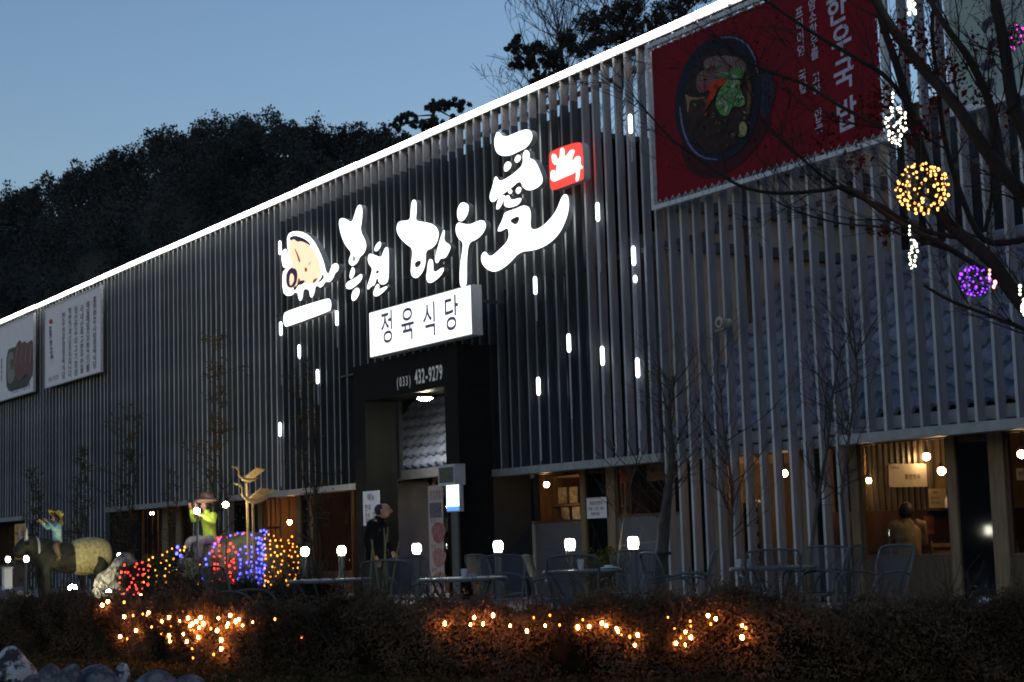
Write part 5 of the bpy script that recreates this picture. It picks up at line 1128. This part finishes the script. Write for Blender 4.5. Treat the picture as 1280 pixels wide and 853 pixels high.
for a, b in (((462, 745), (466, 675)), ((475, 745), (464, 674)), ((484, 745), (480, 660)), ((488, 745), (499, 676)), ((478, 745), (483, 668))):
    p0 = Vector(at_d(*a, 20.5)) - Vector(gp.location); p1 = Vector(at_d(*b, 20.5)) - Vector(gp.location)
    mb = MB(); mb.tube([p0, p0.lerp(p1, .5) + Vector((0, 0, .02)), p1], [.012, .012, .006], 5); mb.build('stalk', mat('dry_reed', (.30, .26, .10), .7), gp)

# ================================================================ HEDGES
def hedge(name, top_pts, depth_w, H, n, m, ls, lab, seed=0):
    """top_pts: front top edge as world xy; the hedge runs away from the camera by depth_w"""
    e = empty(name, (0, 0, 0), lab, 'hedge'); P = [Vector((q[0], q[1], 0)) for q in top_pts]
    seg = [(P[i + 1] - P[i]).length for i in range(len(P) - 1)]; tot = sum(seg)
    t = rng.random(n) * tot; idx = np.searchsorted(np.cumsum(seg), t); idx = np.minimum(idx, len(seg) - 1); cum = np.concatenate([[0], np.cumsum(seg)])
    f = (t - cum[idx]) / np.array(seg)[idx]; A = np.array([p[:2] for p in P]); base = A[idx] * (1 - f[:, None]) + A[idx + 1] * f[:, None]
    w_ = rng.random(n); z = rng.random(n); side = rng.random(n)
    w_ = np.where(side < .45, w_ ** 2.2 * .35, w_); z = np.where(side >= .45, 1 - (1 - z) ** 1 * .45 * rng.random(n), z)
    hump = 1 + .07 * np.sin(t * 2.1 + seed) + .06 * np.sin(t * 5.3 + 1 + seed) + .05 * np.sin(t * 11.7) + .04 * np.sin(t * 23 + w_ * 5)
    bul = .10 * np.sin(t * 3.3 + z * 3) + .06 * np.sin(t * 9.1 + z * 7)
    rnd = np.where(z > .8, (z - .8) * .5, 0); f2 = np.array([FWD.x, FWD.y])
    xy = base + f2 * ((w_ * depth_w + rnd + bul * .6 + (1 - z) * .05)[:, None])
    top = H * hump * (1 - .25 * np.abs(w_ - .5) ** 2)
    spike = np.where(rng.random(n) < .09, rng.random(n) ** 1.5 * .14, 0)
    pts = np.column_stack([xy, z * top + spike]) + rng.normal(size=(n, 3)) * .012
    quads_obj('foliage', pts, rng.uniform(.5, 1.4, n) * ls, m, e, aspect=1.9)
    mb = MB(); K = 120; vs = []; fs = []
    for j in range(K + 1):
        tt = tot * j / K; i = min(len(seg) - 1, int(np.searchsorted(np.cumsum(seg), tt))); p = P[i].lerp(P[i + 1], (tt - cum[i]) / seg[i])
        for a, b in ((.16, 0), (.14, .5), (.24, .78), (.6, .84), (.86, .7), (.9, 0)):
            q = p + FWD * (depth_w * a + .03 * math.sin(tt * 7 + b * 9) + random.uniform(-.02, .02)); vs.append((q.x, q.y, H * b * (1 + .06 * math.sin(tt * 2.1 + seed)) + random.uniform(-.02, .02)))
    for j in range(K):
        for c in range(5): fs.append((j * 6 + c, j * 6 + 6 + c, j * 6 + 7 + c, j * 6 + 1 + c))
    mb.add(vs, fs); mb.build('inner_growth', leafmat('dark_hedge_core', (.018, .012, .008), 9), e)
    mb = MB(); ts = np.linspace(0, tot, 160)
    for tt in ts:
        i = min(len(seg) - 1, int(np.searchsorted(np.cumsum(seg), tt))); p = P[i].lerp(P[i + 1], (tt - cum[i]) / seg[i]) + FWD * random.uniform(.15, depth_w * .8)
        for k in range(2): branch(mb, p, (random.uniform(-.6, .6), random.uniform(-.6, .6), 1), H * random.uniform(.75, 1.2), .009, 1, 3, .5, .2, None, 4)
    mb.build('twigs', M_twig, e); return e
hp = [at_z(px, py, .57) for px, py in ((-120, 752), (0, 752), (160, 755), (320, 760), (480, 761), (640, 760), (800, 758), (960, 757), (1120, 755), (1280, 752), (1420, 750))]
hedge('clipped_hedge', hp, .85, .59, 230000, M_hedge, .020, 'low bronze brown hedge along the front with warm lights in it')
hp2 = [at_z(px, py, .60) for px, py in ((175, 741), (250, 735), (330, 737), (420, 741))]
hedge('clipped_hedge', hp2, .6, .60, 30000, M_hedged, .032, 'short dark evergreen hedge behind the leftmost chair', 2)
# terrace polygon behind the hedge, ending under the facade
tp = [Vector((q[0], q[1], 0)) + FWD * .9 for q in hp]
mb = MB(); n_ = len(tp); ring = [(p.x, p.y, .004) for p in tp] + [(-4, .8, .004), (-75, .8, .004), (-75, -3, .004)]
mb.add(ring + [(a, b, -.05) for a, b, c in ring], [tuple(range(len(ring)))] + [(i, (i + 1) % len(ring), (i + 1) % len(ring) + len(ring), i + len(ring)) for i in range(len(ring))])
tag(mb.build('terrace', M_pave), kind='structure')
# grass and dead leaves in front
n = 90000; px = rng.uniform(-80, 1360, n); dd = rng.uniform(9.0, 20.5, n) * (1 - .30 * np.clip(px / 1280, 0, 1))
g = np.array([at_d(a, 800, b) for a, b in zip(px, dd)]); g[:, 2] = rng.random(n) * .06
tag(quads_obj('lawn_grass', g, rng.uniform(.015, .05, n), leafmat('dead_grass_blades', (.055, .046, .022), 3)), kind='stuff')
# far side weeds along the facade
# ================================================================ STRING LIGHTS
ICO = None
def bulb_mesh(m, r, key):
    mb = MB(); mb.ball((0, 0, 0), (r, r, r * 1.2), 6, 4); o = mb.build('tmp', m); me = o.data; me.name = key; bpy.data.objects.remove(o); return me
M_bwarm_ref = [None]; M_bwdim = bulbmat('dim_hedge_bulb_glow', (1, .15, .01), (1, .30, .05), 2, 14)
def light_string(lab, pts, m, r, name='string_lights', wire=True, group=None, order=True):
    c = Vector(np.mean(np.array(pts), 0)); e = empty(name, tuple(c), lab, 'string lights', group); me = bulb_mesh(m, r, 'bulb'); me_dim = bulb_mesh(M_bwdim, r, 'bulb') if m is M_bwarm_ref[0] else None
    for p in pts:
        dm = m is M_bwarm_ref[0] and random.random() < .3
        o = bpy.data.objects.new('bulb', me_dim if dm else me); COL.objects.link(o); o.parent = e; o.location = Vector(p) - c; s = random.uniform(.7, 1.25) * (.7 if dm else 1); o.scale = (s, s, s)
    if wire:
        mb = MB(); q = [Vector(p) - c for p in pts]
        for a, b in zip(q[:-1], q[1:]):
            if (a - b).length < .9: mb.tube([a, a.lerp(b, .5) + Vector((random.uniform(-.02, .02), 0, -.02)), b], .003, 3, caps=False)
        if mb.v: mb.build('wire', M_wire, e)
    return e
bpy.context.view_layer.update()
def bvh_of(objs):
    vs = []; fs = []
    for o in objs:
        k = len(vs); mw = o.matrix_world; vs += [mw @ v.co for v in o.data.vertices]; fs += [tuple(i + k for i in p.vertices) for p in o.data.polygons]
    return BVHTree.FromPolygons(vs, fs)
BV = bvh_of([B1, B3])
def hitp(px, py, d0):
    r = Vector(ray(px, py)).normalized(); h = BV.ray_cast(Vector(CAM), r)
    if h[0] is not None: return tuple(h[0] - r * .03)
    return tuple(at_d(px, py, d0))
J = lambda a: random.uniform(-a, a)
def colpts(cols, y0, y1, st, d0=39.6, jx=2.2, jy=1.8, skip=.1):
    out = []
    for i, x in enumerate(cols):
        a = y0[i] if hasattr(y0, '__len__') else y0; b = y1[i] if hasattr(y1, '__len__') else y1; y = a
        ys = []
        while y < b: ys.append(y); y += st
        for y in ys:
            if random.random() > skip: out.append(hitp(x + J(jx), y + J(jy), d0))
    return out
blue = [hitp(x, y, 39.4) for x, y in ((254, 724), (253, 716), (258, 706), (257, 699), (262, 692), (267, 684), (269, 680), (274, 675), (288, 670), (297, 667), (303, 668), (315, 669), (320, 673), (326, 664), (330, 663), (333, 665), (331, 669), (324, 673))] + colpts([299, 308, 316, 322, 326, 329], [686, 678, 684, 673, 680, 675], 738, 6.2)
light_string('blue bulbs of the net draped over the middle of the big boulder', blue, M_bb, .025)
red = [hitp(x, y, 39.4) for x, y in ((272, 673), (276, 672), (283, 672), (294, 669), (305, 667), (309, 667), (268, 680), (273, 678))] + colpts([266, 274, 281, 288, 293], [690, 676, 683, 680, 684], 738, 7)
light_string('red bulbs of the net on the left face of the big boulder', red, M_br, .023)
amb = colpts([330, 338, 345, 352, 361, 367, 372], [667, 668, 670, 675, 668, 672, 684], 736, 6.5, jx=3)
light_string('amber bulbs of the net on the right face of the big boulder', amb, M_bo, .019)
ambl = [tuple(at_d(x, y, 38.2)) for x, y in ((186, 700), (191, 697), (203, 694), (209, 690), (215, 686), (225, 688), (231, 684), (208, 701), (212, 707), (194, 713), (188, 708), (181, 717), (207, 711), (212, 715), (214, 722), (207, 728), (202, 734), (195, 727), (186, 731), (190, 740), (180, 728), (206, 720), (222, 732), (247, 720), (248, 730), (236, 707), (250, 706), (230, 676 + 12), (201, 704), (196, 720), (240, 738), (186, 722), (217, 699), (226, 700), (221, 712))]
light_string('amber bulbs scattered over the dark shrub left of the boulder', ambl, M_bo, .019)
light_string('few blue bulbs between the dark shrub and the farmer statue', [tuple(at_d(x, y, 38.0)) for x, y in ((222, 684), (221, 692), (226, 695), (228, 697), (225, 705))], M_bb, .03)
redl = [tuple(at_d(151 + (k % 7) * 5.6 + J(2.6), 706 + (k // 7) * 7.5 + J(3) , 37.0 + J(.2))) for k in range(42) if random.random() < .8]
light_string('dense cluster of red bulbs on the small shrub right of the grey boulder', redl, M_br, .021)
light_string('small row of warm bulbs at the foot of the big boulder', [tuple(at_d(x, y, 36.5)) for x, y in ((327, 738), (332, 740), (338, 735), (343, 739), (347, 742), (351, 737), (355, 741), (360, 733), (331, 745), (357, 726))], M_bo, .034)
# hedge lights: bulbs sit on the hedge face
M_bwarm = bulbmat('hedge_bulb_glow', (1, .20, .012), (1, .33, .075), 5, 230); M_bwarm_ref[0] = M_bwarm
def hedge_pt(px, py):
    # the hedge front face plane between neighbouring hp points
    for i in range(len(hp) - 1):
        a, b = hp[i], hp[i + 1]
        r = ray(px, py); dx, dy = b[0] - a[0], b[1] - a[1]; det = r[0] * (-dy) + dx * r[1]
        if abs(det) < 1e-9: continue
        t = ((a[0] - CAM[0]) * (-dy) + dx * (a[1] - CAM[1])) / det; p = CAM + r * t
        s = ((p[0] - a[0]) * dx + (p[1] - a[1]) * dy) / (dx * dx + dy * dy)
        if -.01 <= s <= 1.01:
            if p[2] > .56: p = at_z(px, py, .60)
            q = Vector(p) - Vector(r).normalized() * .03; q.z = max(q.z, .03); return tuple(q)
    return tuple(at_d(px, py, 13.5))
A1 = [(437,687),(463,695),(452,615),(485,610),(520,605),(540,600),(535,610),(552,652),(495,665),(392,560),(372,573),(452,562),(512,535),(592,632),(615,617),(622,650),(588,676),(615,685),(620,702),(685,620),(700,640),(700,660),(715,632),(730,618),(740,640),(725,655),(722,690),(680,705),(700,730),(703,765),(778,752),(805,732),(805,700),(768,658),(790,665),(795,620),(825,650),(830,640),(838,610),(858,632),(870,625),(883,645),(920,637),(655,630),(668,678),(692,648),(708,668),(694,662)]
A2 = [(360,623),(457,688)]
A3 = [(10,655),(45,625),(103,660),(183,633),(222,660),(238,625),(271,658),(333,666),(372,663),(415,652),(465,670),(470,680),(482,692),(510,698),(537,692),(527,727),(430,660),(350,640),(160,678),(640,632),(663,672),(668,720),(683,700),(700,682),(718,700),(718,662),(716,645),(700,725),(777,626),(803,637),(786,655),(893,660),(905,668),(893,700)]
A4 = [(275,588),(433,595),(457,552),(512,590),(572,538)]
s1 = [hedge_pt(a / 2.912, 560 + b / 2.912) for a, b in A1] + [hedge_pt(220 + a / 2.91, 560 + b / 2.91) for a, b in A2]
s2 = [hedge_pt(600 + a / 2.725, 540 + b / 2.725) for a, b in A3] + [hedge_pt(500 + a / 4.92, 660 + b / 4.92) for a, b in A4]
light_string('warm orange bulbs in the left half of the front hedge', s1, M_bwarm, .0155)
light_string('warm orange bulbs in the right half of the front hedge', s2, M_bwarm, .014)
# floodlight under the ox, small lamp beside it
def flood(px, py, depth, lab, r=.09, aim=None):
    q = at_d(px, py, depth); e = empty('garden_floodlight', (q[0], q[1], 0), lab, 'lamp'); z = max(.08, float(q[2]))
    mb = MB(); mb.box(-r * .9, r * .9, -r * .8, r * .6, z - r, z + r * .2); mb.build('housing', M_metal, e)
    mb = MB(); mb.ball((0, -.02, z + r * .35), (r, r * .9, r * .8), 10, 7); mb.build('lens', M_flood, e, smooth=True)
    mb = MB(); mb.box(-.02, .02, -.02, .02, 0, z - r); mb.build('spike', M_metal, e)
def garden_globe(px, py, depth, lab):
    q = at_d(px, py, depth); e = empty('garden_globe_lamp', (q[0], q[1], 0), lab, 'lamp'); z = float(q[2])
    mb = MB(); mb.ball((0, 0, z), (.065, .065, .065), 12, 8); mb.build('globe', mat('garden_globe_glow', (1, 1, 1), emit=120, ecol=(1, .88, .62), var=0), e, smooth=True)
    mb = MB(); mb.tube([(0, 0, 0), (0, 0, z - .07)], .02, 8); mb.lathe([(.05, z - .08), (.03, z - .055)], 10); mb.build('post', M_metal, e)
garden_globe(246, 639, 39.0, 'white globe lamp left of the farmer statue head'); garden_globe(282, 631, 38.6, 'small globe lamp between the farmer statue and the golden cranes')
flood(92, 738, 38.6, 'white floodlight on the ground lighting the ox from below', .11); flood(137, 741, 37.5, 'small white ground lamp before the grey boulder', .06)
wp = empty('white_post', tuple(cam_spot(9, 38)), 'short white post at the left edge of the picture', 'post'); mb = MB(); mb.box(-.09, .09, -.09, .09, 0, .82); mb.build('shaft', M_vinylw, wp); mb = MB(); mb.box(-.11, .11, -.11, .11, .822, .86); mb.build('cap', M_side, wp)

# ================================================================ FOREGROUND TREE AT THE RIGHT WITH HANGING LIGHTS
TD = 13.5
tree = empty('maple_tree', tuple(cam_spot(1440, TD + .3)), 'dark branching maple with a few red leaves reaching in from the right', 'tree')
b0 = Vector(tree.location)
BR = [
 ([(1440, 770, 0), (1425, 640, 0), (1400, 540, 0), (1350, 455, 0), (1300, 405, 0), (1262, 360, .1), (1237, 324, .1), (1204, 297, .15), (1175, 266, .2), (1160, 215, .2), (1140, 150, .3), (1121, 82, .3), (1100, 20, .3), (1092, -40, .3)], 19, 5),
 ([(1425, 640, 0), (1370, 420, -.3), (1320, 300, -.4), (1280, 246, -.4), (1252, 214, -.4), (1224, 176, -.4), (1191, 127, -.4), (1150, 82, -.3), (1105, 20, -.3), (1080, -30, -.3)], 16, 7),
 ([(1370, 420, -.3), (1310, 250, -.6), (1280, 164, -.6), (1265, 123, -.6), (1256, 61, -.6), (1244, 0, -.6), (1238, -40, -.6)], 13, 8),
 ([(1252, 214, -.4), (1240, 140, -.3), (1215, 80, -.3), (1180, 30, -.3), (1150, -20, -.2)], 9, 4),
 ([(1204, 297, .15), (1150, 295 - 8, .1), (1100, 258, .0), (1047, 234, 0), (1010, 205, 0), (973, 172, 0), (950, 150, .1)], 5, 1.6),
 ([(1262, 360, .1), (1195, 316, 0), (1150, 292, -.1), (1110, 270, -.1), (1060, 236, -.1), (1030, 238, 0), (973, 242, .1), (924, 232, .1), (883, 205, .2), (842, 176, .2), (813, 145, .2), (790, 118, .2)], 5.5, 1.2),
 ([(1175, 266, .2), (1154, 200, .1), (1129, 168, 0), (1088, 152, 0), (1047, 131, 0), (1006, 106, .1), (957, 88, .1), (924, 70, .1), (890, 40, .1)], 5, 1.5),
 ([(1160, 170, .2), (1113, 102, .1), (1072, 74, 0), (1022, 45, 0), (985, 20, 0), (957, 0, 0), (930, -20, 0)], 4.5, 2),
 ([(1195, 316, 0), (1129, 294, -.1), (1100, 284, -.1), (1047, 279, -.1), (990, 262, -.1), (960, 245, 0)], 3.2, 1),
 ([(1310, 425, .2), (1280, 412, .2), (1241, 396, .2), (1190, 377, .2), (1155, 357, .2)], 4.5, 2.5),
 ([(1236, 262, .1), (1232, 290, .1), (1240, 240, .1), (1238, 190, .1), (1246, 130, 0)], 4, 2),
 ([(1280, 300, .3), (1230, 300, .3), (1200, 240, .4), (1180, 170, .4), (1172, 100, .4), (1165, 40, .4), (1170, -20, .4)], 6, 3),
 ([(1100, 160, .1), (1040, 150, .1), (1000, 130, .1)], 2, .8), ([(957, 88, .1), (930, 100, .1), (905, 96, .1)], 1.6, .6),
]
s = TD / F_PX; trunk = MB(); brm = MB(); tips = []
for k, (pts, r0, r1) in enumerate(BR):
    P3 = [Vector(at_d(x, y, TD + z * 1.0 + random.uniform(-.02, .02))) - b0 for x, y, z in pts]
    rs = [s * (r0 + (r1 - r0) * i / (len(pts) - 1)) * .74 for i in range(len(pts))]
    # smooth
    Q = []; RS = []
    for i in range(len(P3) - 1):
        p0 = P3[max(i - 1, 0)]; p1 = P3[i]; p2 = P3[i + 1]; p3 = P3[min(i + 2, len(P3) - 1)]
        for t in (0, .25, .5, .75): Q.append(.5 * ((2 * p1) + (-p0 + p2) * t + (2 * p0 - 5 * p1 + 4 * p2 - p3) * t * t + (-p0 + 3 * p1 - 3 * p2 + p3) * t ** 3)); RS.append(rs[i] + (rs[i + 1] - rs[i]) * t)
    Q.append(P3[-1]); RS.append(rs[-1])
    (trunk if k == 0 else brm).tube(Q, RS, 9 if r0 > 8 else 6, caps=False)
    L_ = len(Q)
    for j in range(int(L_ * (.5 if r0 > 8 else .45))):
        i = random.randint(L_ // 4 if r0 > 8 else 2, L_ - 1); d = (Q[i] - Q[max(i - 1, 0)]).normalized()
        branch(brm, Q[i], d + Vector((random.uniform(-1, 1), random.uniform(-.7, .7), random.uniform(-.5, 1))) * .8, random.uniform(.25, .7), max(.004, min(.010, RS[i] * .4)), 2, 3, .6, .1, tips, 4, 4, .0022)
trunk.build('trunk', M_bark, tree, smooth=True); brm.build('branches', M_bark, tree, smooth=True)
tc = np.array(tips)
lc = []
for px, py, rr, nn in ((1150, 60, 34, 200), (1188, 90, 30, 160), (1100, 130, 26, 140), (1130, 40, 24, 110), (1145, 165, 28, 120), (1070, 200, 22, 90), (1085, 150, 20, 90), (1030, 175, 20, 60), (1106, 293, 16, 60), (1240, 60, 30, 90), (1220, 120, 26, 60), (1170, 130, 25, 80), (1040, 150, 14, 40), (1260, 140, 20, 40)):
    for j in range(nn): lc.append(at_d(px + random.gauss(0, rr * .5), py + random.gauss(0, rr * .45), TD + random.gauss(0, .25)) - np.array(b0))
lc = np.array(lc); quads_obj('leaves', lc, rng.uniform(.02, .055, len(lc)), M_redleaf, tree)
tl = tc[rng.choice(len(tc), 900)] + rng.normal(size=(900, 3)) * .02; quads_obj('leaves', tl, rng.uniform(.015, .035, 900), M_redleaf, tree)

def ball_orn(px, py, rpx, m, n, lab, br=.016, depth=13.1):
    c = Vector(at_d(px, py, depth)); r = rpx * depth / F_PX; e = empty('light_ball', tuple(c), lab, 'hanging light'); me = bulb_mesh(m, br, 'bulb')
    for k in range(n):
        a = k * 2.399963 + J(.25); z = 1 - 2 * (k + .5) / n + J(.03); z = max(-1, min(1, z)); q = math.sqrt(max(0, 1 - z * z)); p = Vector((q * math.cos(a), q * math.sin(a), z)) * r * random.uniform(.93, 1.03)
        o = bpy.data.objects.new('bulb', me); COL.objects.link(o); o.parent = e; o.location = p; s_ = random.uniform(.45, 1.25); o.scale = (s_, s_, s_)
    mb = MB()
    for k in range(14):
        nrm = Vector((J(1), J(1), J(1))).normalized(); a = nrm.orthogonal().normalized(); b = nrm.cross(a); mb.tube([(a * math.cos(t * .5236) + b * math.sin(t * .5236)) * r * .96 for t in range(13)], .0035, 3, caps=False)
    mb.build('wire_frame', M_wire, e); mb = MB(); mb.tube([(0, 0, r), (0.02, 0, r + .25)], .004, 4); mb.build('hanger', M_wire, e)
ball_orn(1153, 236, 32, M_bgold, 112, 'ball of golden fairy lights hanging in the maple', .0098)
ball_orn(1219, 351, 19, M_bp, 52, 'small ball of purple fairy lights hanging under the maple branch', .008)
ball_orn(1266, 46, 15, M_bm, 16, 'small magenta light ball at the top right', .011)
def drop(px, ptsn, w_, h_, m, lab, py, br, ntail=4):
    pts = []
    for k in range(ptsn):
        t = (k + .5) / ptsn; ww = w_ * math.sin(min(1, t * 1.15 + .1) * 2.6) ** .8 if True else 0
        pts.append(tuple(at_d(px + J(1) * max(3, ww), py - h_ + 2 * h_ * t + J(2), 13.0 + J(.1))))
    pts = [tuple(at_d(px - 4, py - h_ - 6 - k * 5, 13.0)) for k in range(3)] + pts
    light_string(lab, pts, m, br, 'light_cluster', True)
drop(1120, 58, 15, 25, M_bwh, 'bright cluster of white fairy lights beside the red banner corner', 158, .0085)
drop(1141, 26, 7, 19, M_bwh, 'narrow drop of white fairy lights under the golden ball', 318, .008)
drop(1140, 22, 7, 13, M_bwh, 'small white light drop cut by the top edge of the picture', 5, .012)
drop(1279, 9, 3, 10, M_bwh, 'tiny white light drop at the right edge of the picture', 384, .012)
drop(1241, 3, 3, 2, mat('pink_bulb_glow', (1, .4, .4), emit=4, ecol=(1, .35, .3), var=0), 'single pinkish light beside the purple ball', 356, .013)

# ================================================================ HILL, FOREST, TREES BEHIND
SK = [(-500, 330), (-200, 290), (0, 250), (30, 240), (60, 230), (100, 213), (150, 200), (200, 174), (240, 162), (290, 154), (340, 152), (400, 160), (450, 167), (500, 170), (560, 195), (620, 240), (700, 270), (900, 300), (1300, 330), (1800, 360)]
def skyy(px): return float(np.interp(px, [a for a, b in SK], [b for a, b in SK]))
def ridge_z(px, D): hor = 696.8 - .031 * px; return (hor - skyy(px)) / F_PX * D + 1.08
RD = 175.
mb = MB(); vs = []; NX, NT = 90, 14
for j in range(NT + 1):
    t = j / NT; D = 85 + (RD - 85) * t if j < NT else RD + 60
    for i in range(NX + 1):
        px = -500 + 2300 * i / NX; zz = (ridge_z(px, RD) - 4.9) * (math.sin(min(1, t * 1.0) * math.pi / 2) ** 1.15 if j < NT else .75) - (1 if j == 0 else 0) + random.uniform(-.4, .4); q = at_d(px, 690, D); vs.append((q[0], q[1], zz))
mb.add(vs, [(j * (NX + 1) + i, j * (NX + 1) + i + 1, (j + 1) * (NX + 1) + i + 1, (j + 1) * (NX + 1) + i) for j in range(NT) for i in range(NX)])
tag(mb.build('hill', mat('forest_floor', (.03, .034, .022), .95, 0, .5, .3)), kind='structure')
def hill_z(px, D): t = (D - 85) / (RD - 85); return (ridge_z(px, RD) - 4.9) * math.sin(max(0, min(1, t)) * math.pi / 2) ** 1.15
def pine_pts(h, r, n):
    c = []; lay = 7
    for k in range(lay):
        t = k / (lay - 1); z = h * (.38 + .6 * t); rr = r * (1 - .72 * t) * random.uniform(.75, 1.2)
        for b in range(4):
            a = random.uniform(0, 6.28); m_ = n // (lay * 4); d = rng.normal(size=(m_, 3)) * np.array([rr * .33, rr * .33, h * .035]); d += np.array([rr * .62 * math.cos(a), rr * .62 * math.sin(a), z]); c.append(d)
    return np.concatenate(c)
allp = []
for k in range(1150):
    px = random.uniform(-250, 760); D = random.uniform(92, RD - 3); q = at_d(px, 690, D); h = random.uniform(3.6, 5.6)
    if skyy(px) > 290: continue
    allp.append(pine_pts(h, h * .40, 252) + np.array([q[0], q[1], hill_z(px, D) - .8]))
allp = np.concatenate(allp); tag(quads_obj('pine_forest', allp, rng.uniform(.13, .36, len(allp)), M_pine), kind='stuff')
pr = []
for k in range(4):
    e = empty('pine_tree', (0, 0, 0)); pts = pine_pts(6.5, 2.1, 1600); quads_obj('crown', pts, rng.uniform(.12, .34, len(pts)), M_pine, e)
    mb = MB(); mb.tube([(0, 0, -1), (.1, .05, 2.5), (.05, 0, 5.9)], [.2, .15, .04], 6); mb.build('trunk', M_bark, e); pr.append(e)
for k in range(40):
    px = -30 + k * 15 + J(8); e = pr[k] if k < 4 else copy_tree(pr[k % 4]); q = at_d(px, 690, RD - 2 + J(3)); s_ = random.uniform(.5, .8) * (1.2 if k in (4, 8, 13) else 1)
    e.location = (q[0], q[1], ridge_z(px, RD) + J(.5) - 6.3 * s_); e.scale = (s_ * random.uniform(.9, 1.3), s_ * 1.1, s_); e.rotation_euler.z = random.uniform(0, 6)
    tag(e, 'dark pine standing on the ridge line of the hill', 'tree', 'pines along the hill ridge')
# unseen hills added behind the photographer to darken window reflections and ambient light
mb = MB(); vs = []; NB = 60
for j, (D, hh) in enumerate(((70, -1), (95, .45), (125, 1.0), (190, .9))):
    for i in range(NB + 1):
        a = math.pi * (1.02 + .96 * i / NB); h_ = (11 + 3 * math.sin(i * .5) + 3 * math.sin(i * 1.3)) * hh + random.uniform(-.8, .8); vs.append((-15 + D * 1.25 * math.cos(a), -25 + D * math.sin(a) * .9, h_))
mb.add(vs, [(j * (NB + 1) + i, j * (NB + 1) + i + 1, (j + 1) * (NB + 1) + i + 1, (j + 1) * (NB + 1) + i) for j in range(3) for i in range(NB)])
tag(mb.build('hill', MATS['forest_floor']), kind='structure')
def px_tree(depth, trunk_px, blobs, lab, m=M_pine, bare=0, ls=.16, r0=.18, name='pine_tree', bare_c=None):
    base = cam_spot(trunk_px[0][0], depth); e = empty(name, tuple(base), lab, 'tree'); mb = MB(); pts = [Vector((0, 0, 0))] + [Vector(at_d(x, y, depth)) - base for x, y in trunk_px[1:]]
    mb.tube(pts, [r0 * (1 - .7 * i / (len(pts) - 1)) for i in range(len(pts))], 7, caps=False)
    s_ = depth / F_PX; cs_ = []
    for bx, by, rx, ry, n in blobs:
        c = Vector(at_d(bx, by, depth)) - base
        cs_.append(clumpy(tuple(c), (rx * s_, rx * s_ * .8, ry * s_), max(5, n // 20), 90, min(rx, ry) * s_ * .45)); mb.tube([pts[-1].lerp(pts[-2], random.random()), c], [r0 * .3, r0 * .1], 4, caps=False)
    mb.build('trunk', M_bark, e)
    if cs_: a = np.concatenate(cs_); quads_obj('crown', a, rng.uniform(.4, 1.2, len(a)) * ls * .62, m, e)
    if bare:
        mb = MB()
        for k in range(bare):
            i = random.randint(1, len(pts) - 1); t = pts[i].lerp(pts[i - 1], random.random() * .6)
            branch(mb, t, (random.uniform(-1, 1), random.uniform(-.6, .6), random.uniform(.35, 1.2)), bare_c * s_ * random.uniform(.5, .9), .028, 3, 3, .5, .3, None, 4, 4, .008)
        mb.build('branches', M_bark, e)
    return e
px_tree(75, [(540, 700), (538, 240), (540, 150), (545, 130)], [(512, 146, 20, 7, 420), (548, 132, 22, 8, 480), (575, 131, 14, 8, 260), (535, 155, 28, 8, 520), (570, 150, 18, 8, 300), (500, 157, 16, 5, 220)], 'wind-flattened pine showing just above the glowing roof edge', ls=.22)
px_tree(58, [(680, 700), (676, 200), (672, 110), (668, 75)], [(645, 50, 10, 8, 240), (640, 62, 12, 7, 260), (668, 62, 22, 12, 520), (655, 78, 24, 9, 520), (690, 72, 22, 14, 560), (710, 52, 16, 14, 380), (676, 96, 22, 8, 360), (700, 88, 20, 10, 360)], 'spreading dark pine rising behind the middle of the roof', ls=.15, bare=10, bare_c=90)
px_tree(62, [(700, 700), (702, 200), (704, 100), (700, 40)], [], 'bare grey tree with fine twigs behind the spreading pine', bare=34, bare_c=110, name='bare_tree')
px_tree(60, [(770, 700), (772, 200), (776, 90), (782, 30)], [(735, 30, 22, 16, 420), (760, 24, 28, 18, 520), (790, 10, 28, 20, 520), (752, 52, 26, 14, 420), (800, 36, 26, 14, 420), (730, 62, 20, 12, 320), (770, 48, 24, 12, 360)], 'dark mixed tree above the roof left of the red banner', bare=34, bare_c=110, ls=.15)
px_tree(60, [(850, 700), (848, 200), (846, 60), (850, 0)], [(835, 12, 28, 18, 480), (865, -4, 26, 16, 420), (820, 28, 24, 12, 350), (890, -14, 24, 14, 350)], 'dark mixed tree above the roof at the top of the picture', bare=30, bare_c=110, ls=.15)
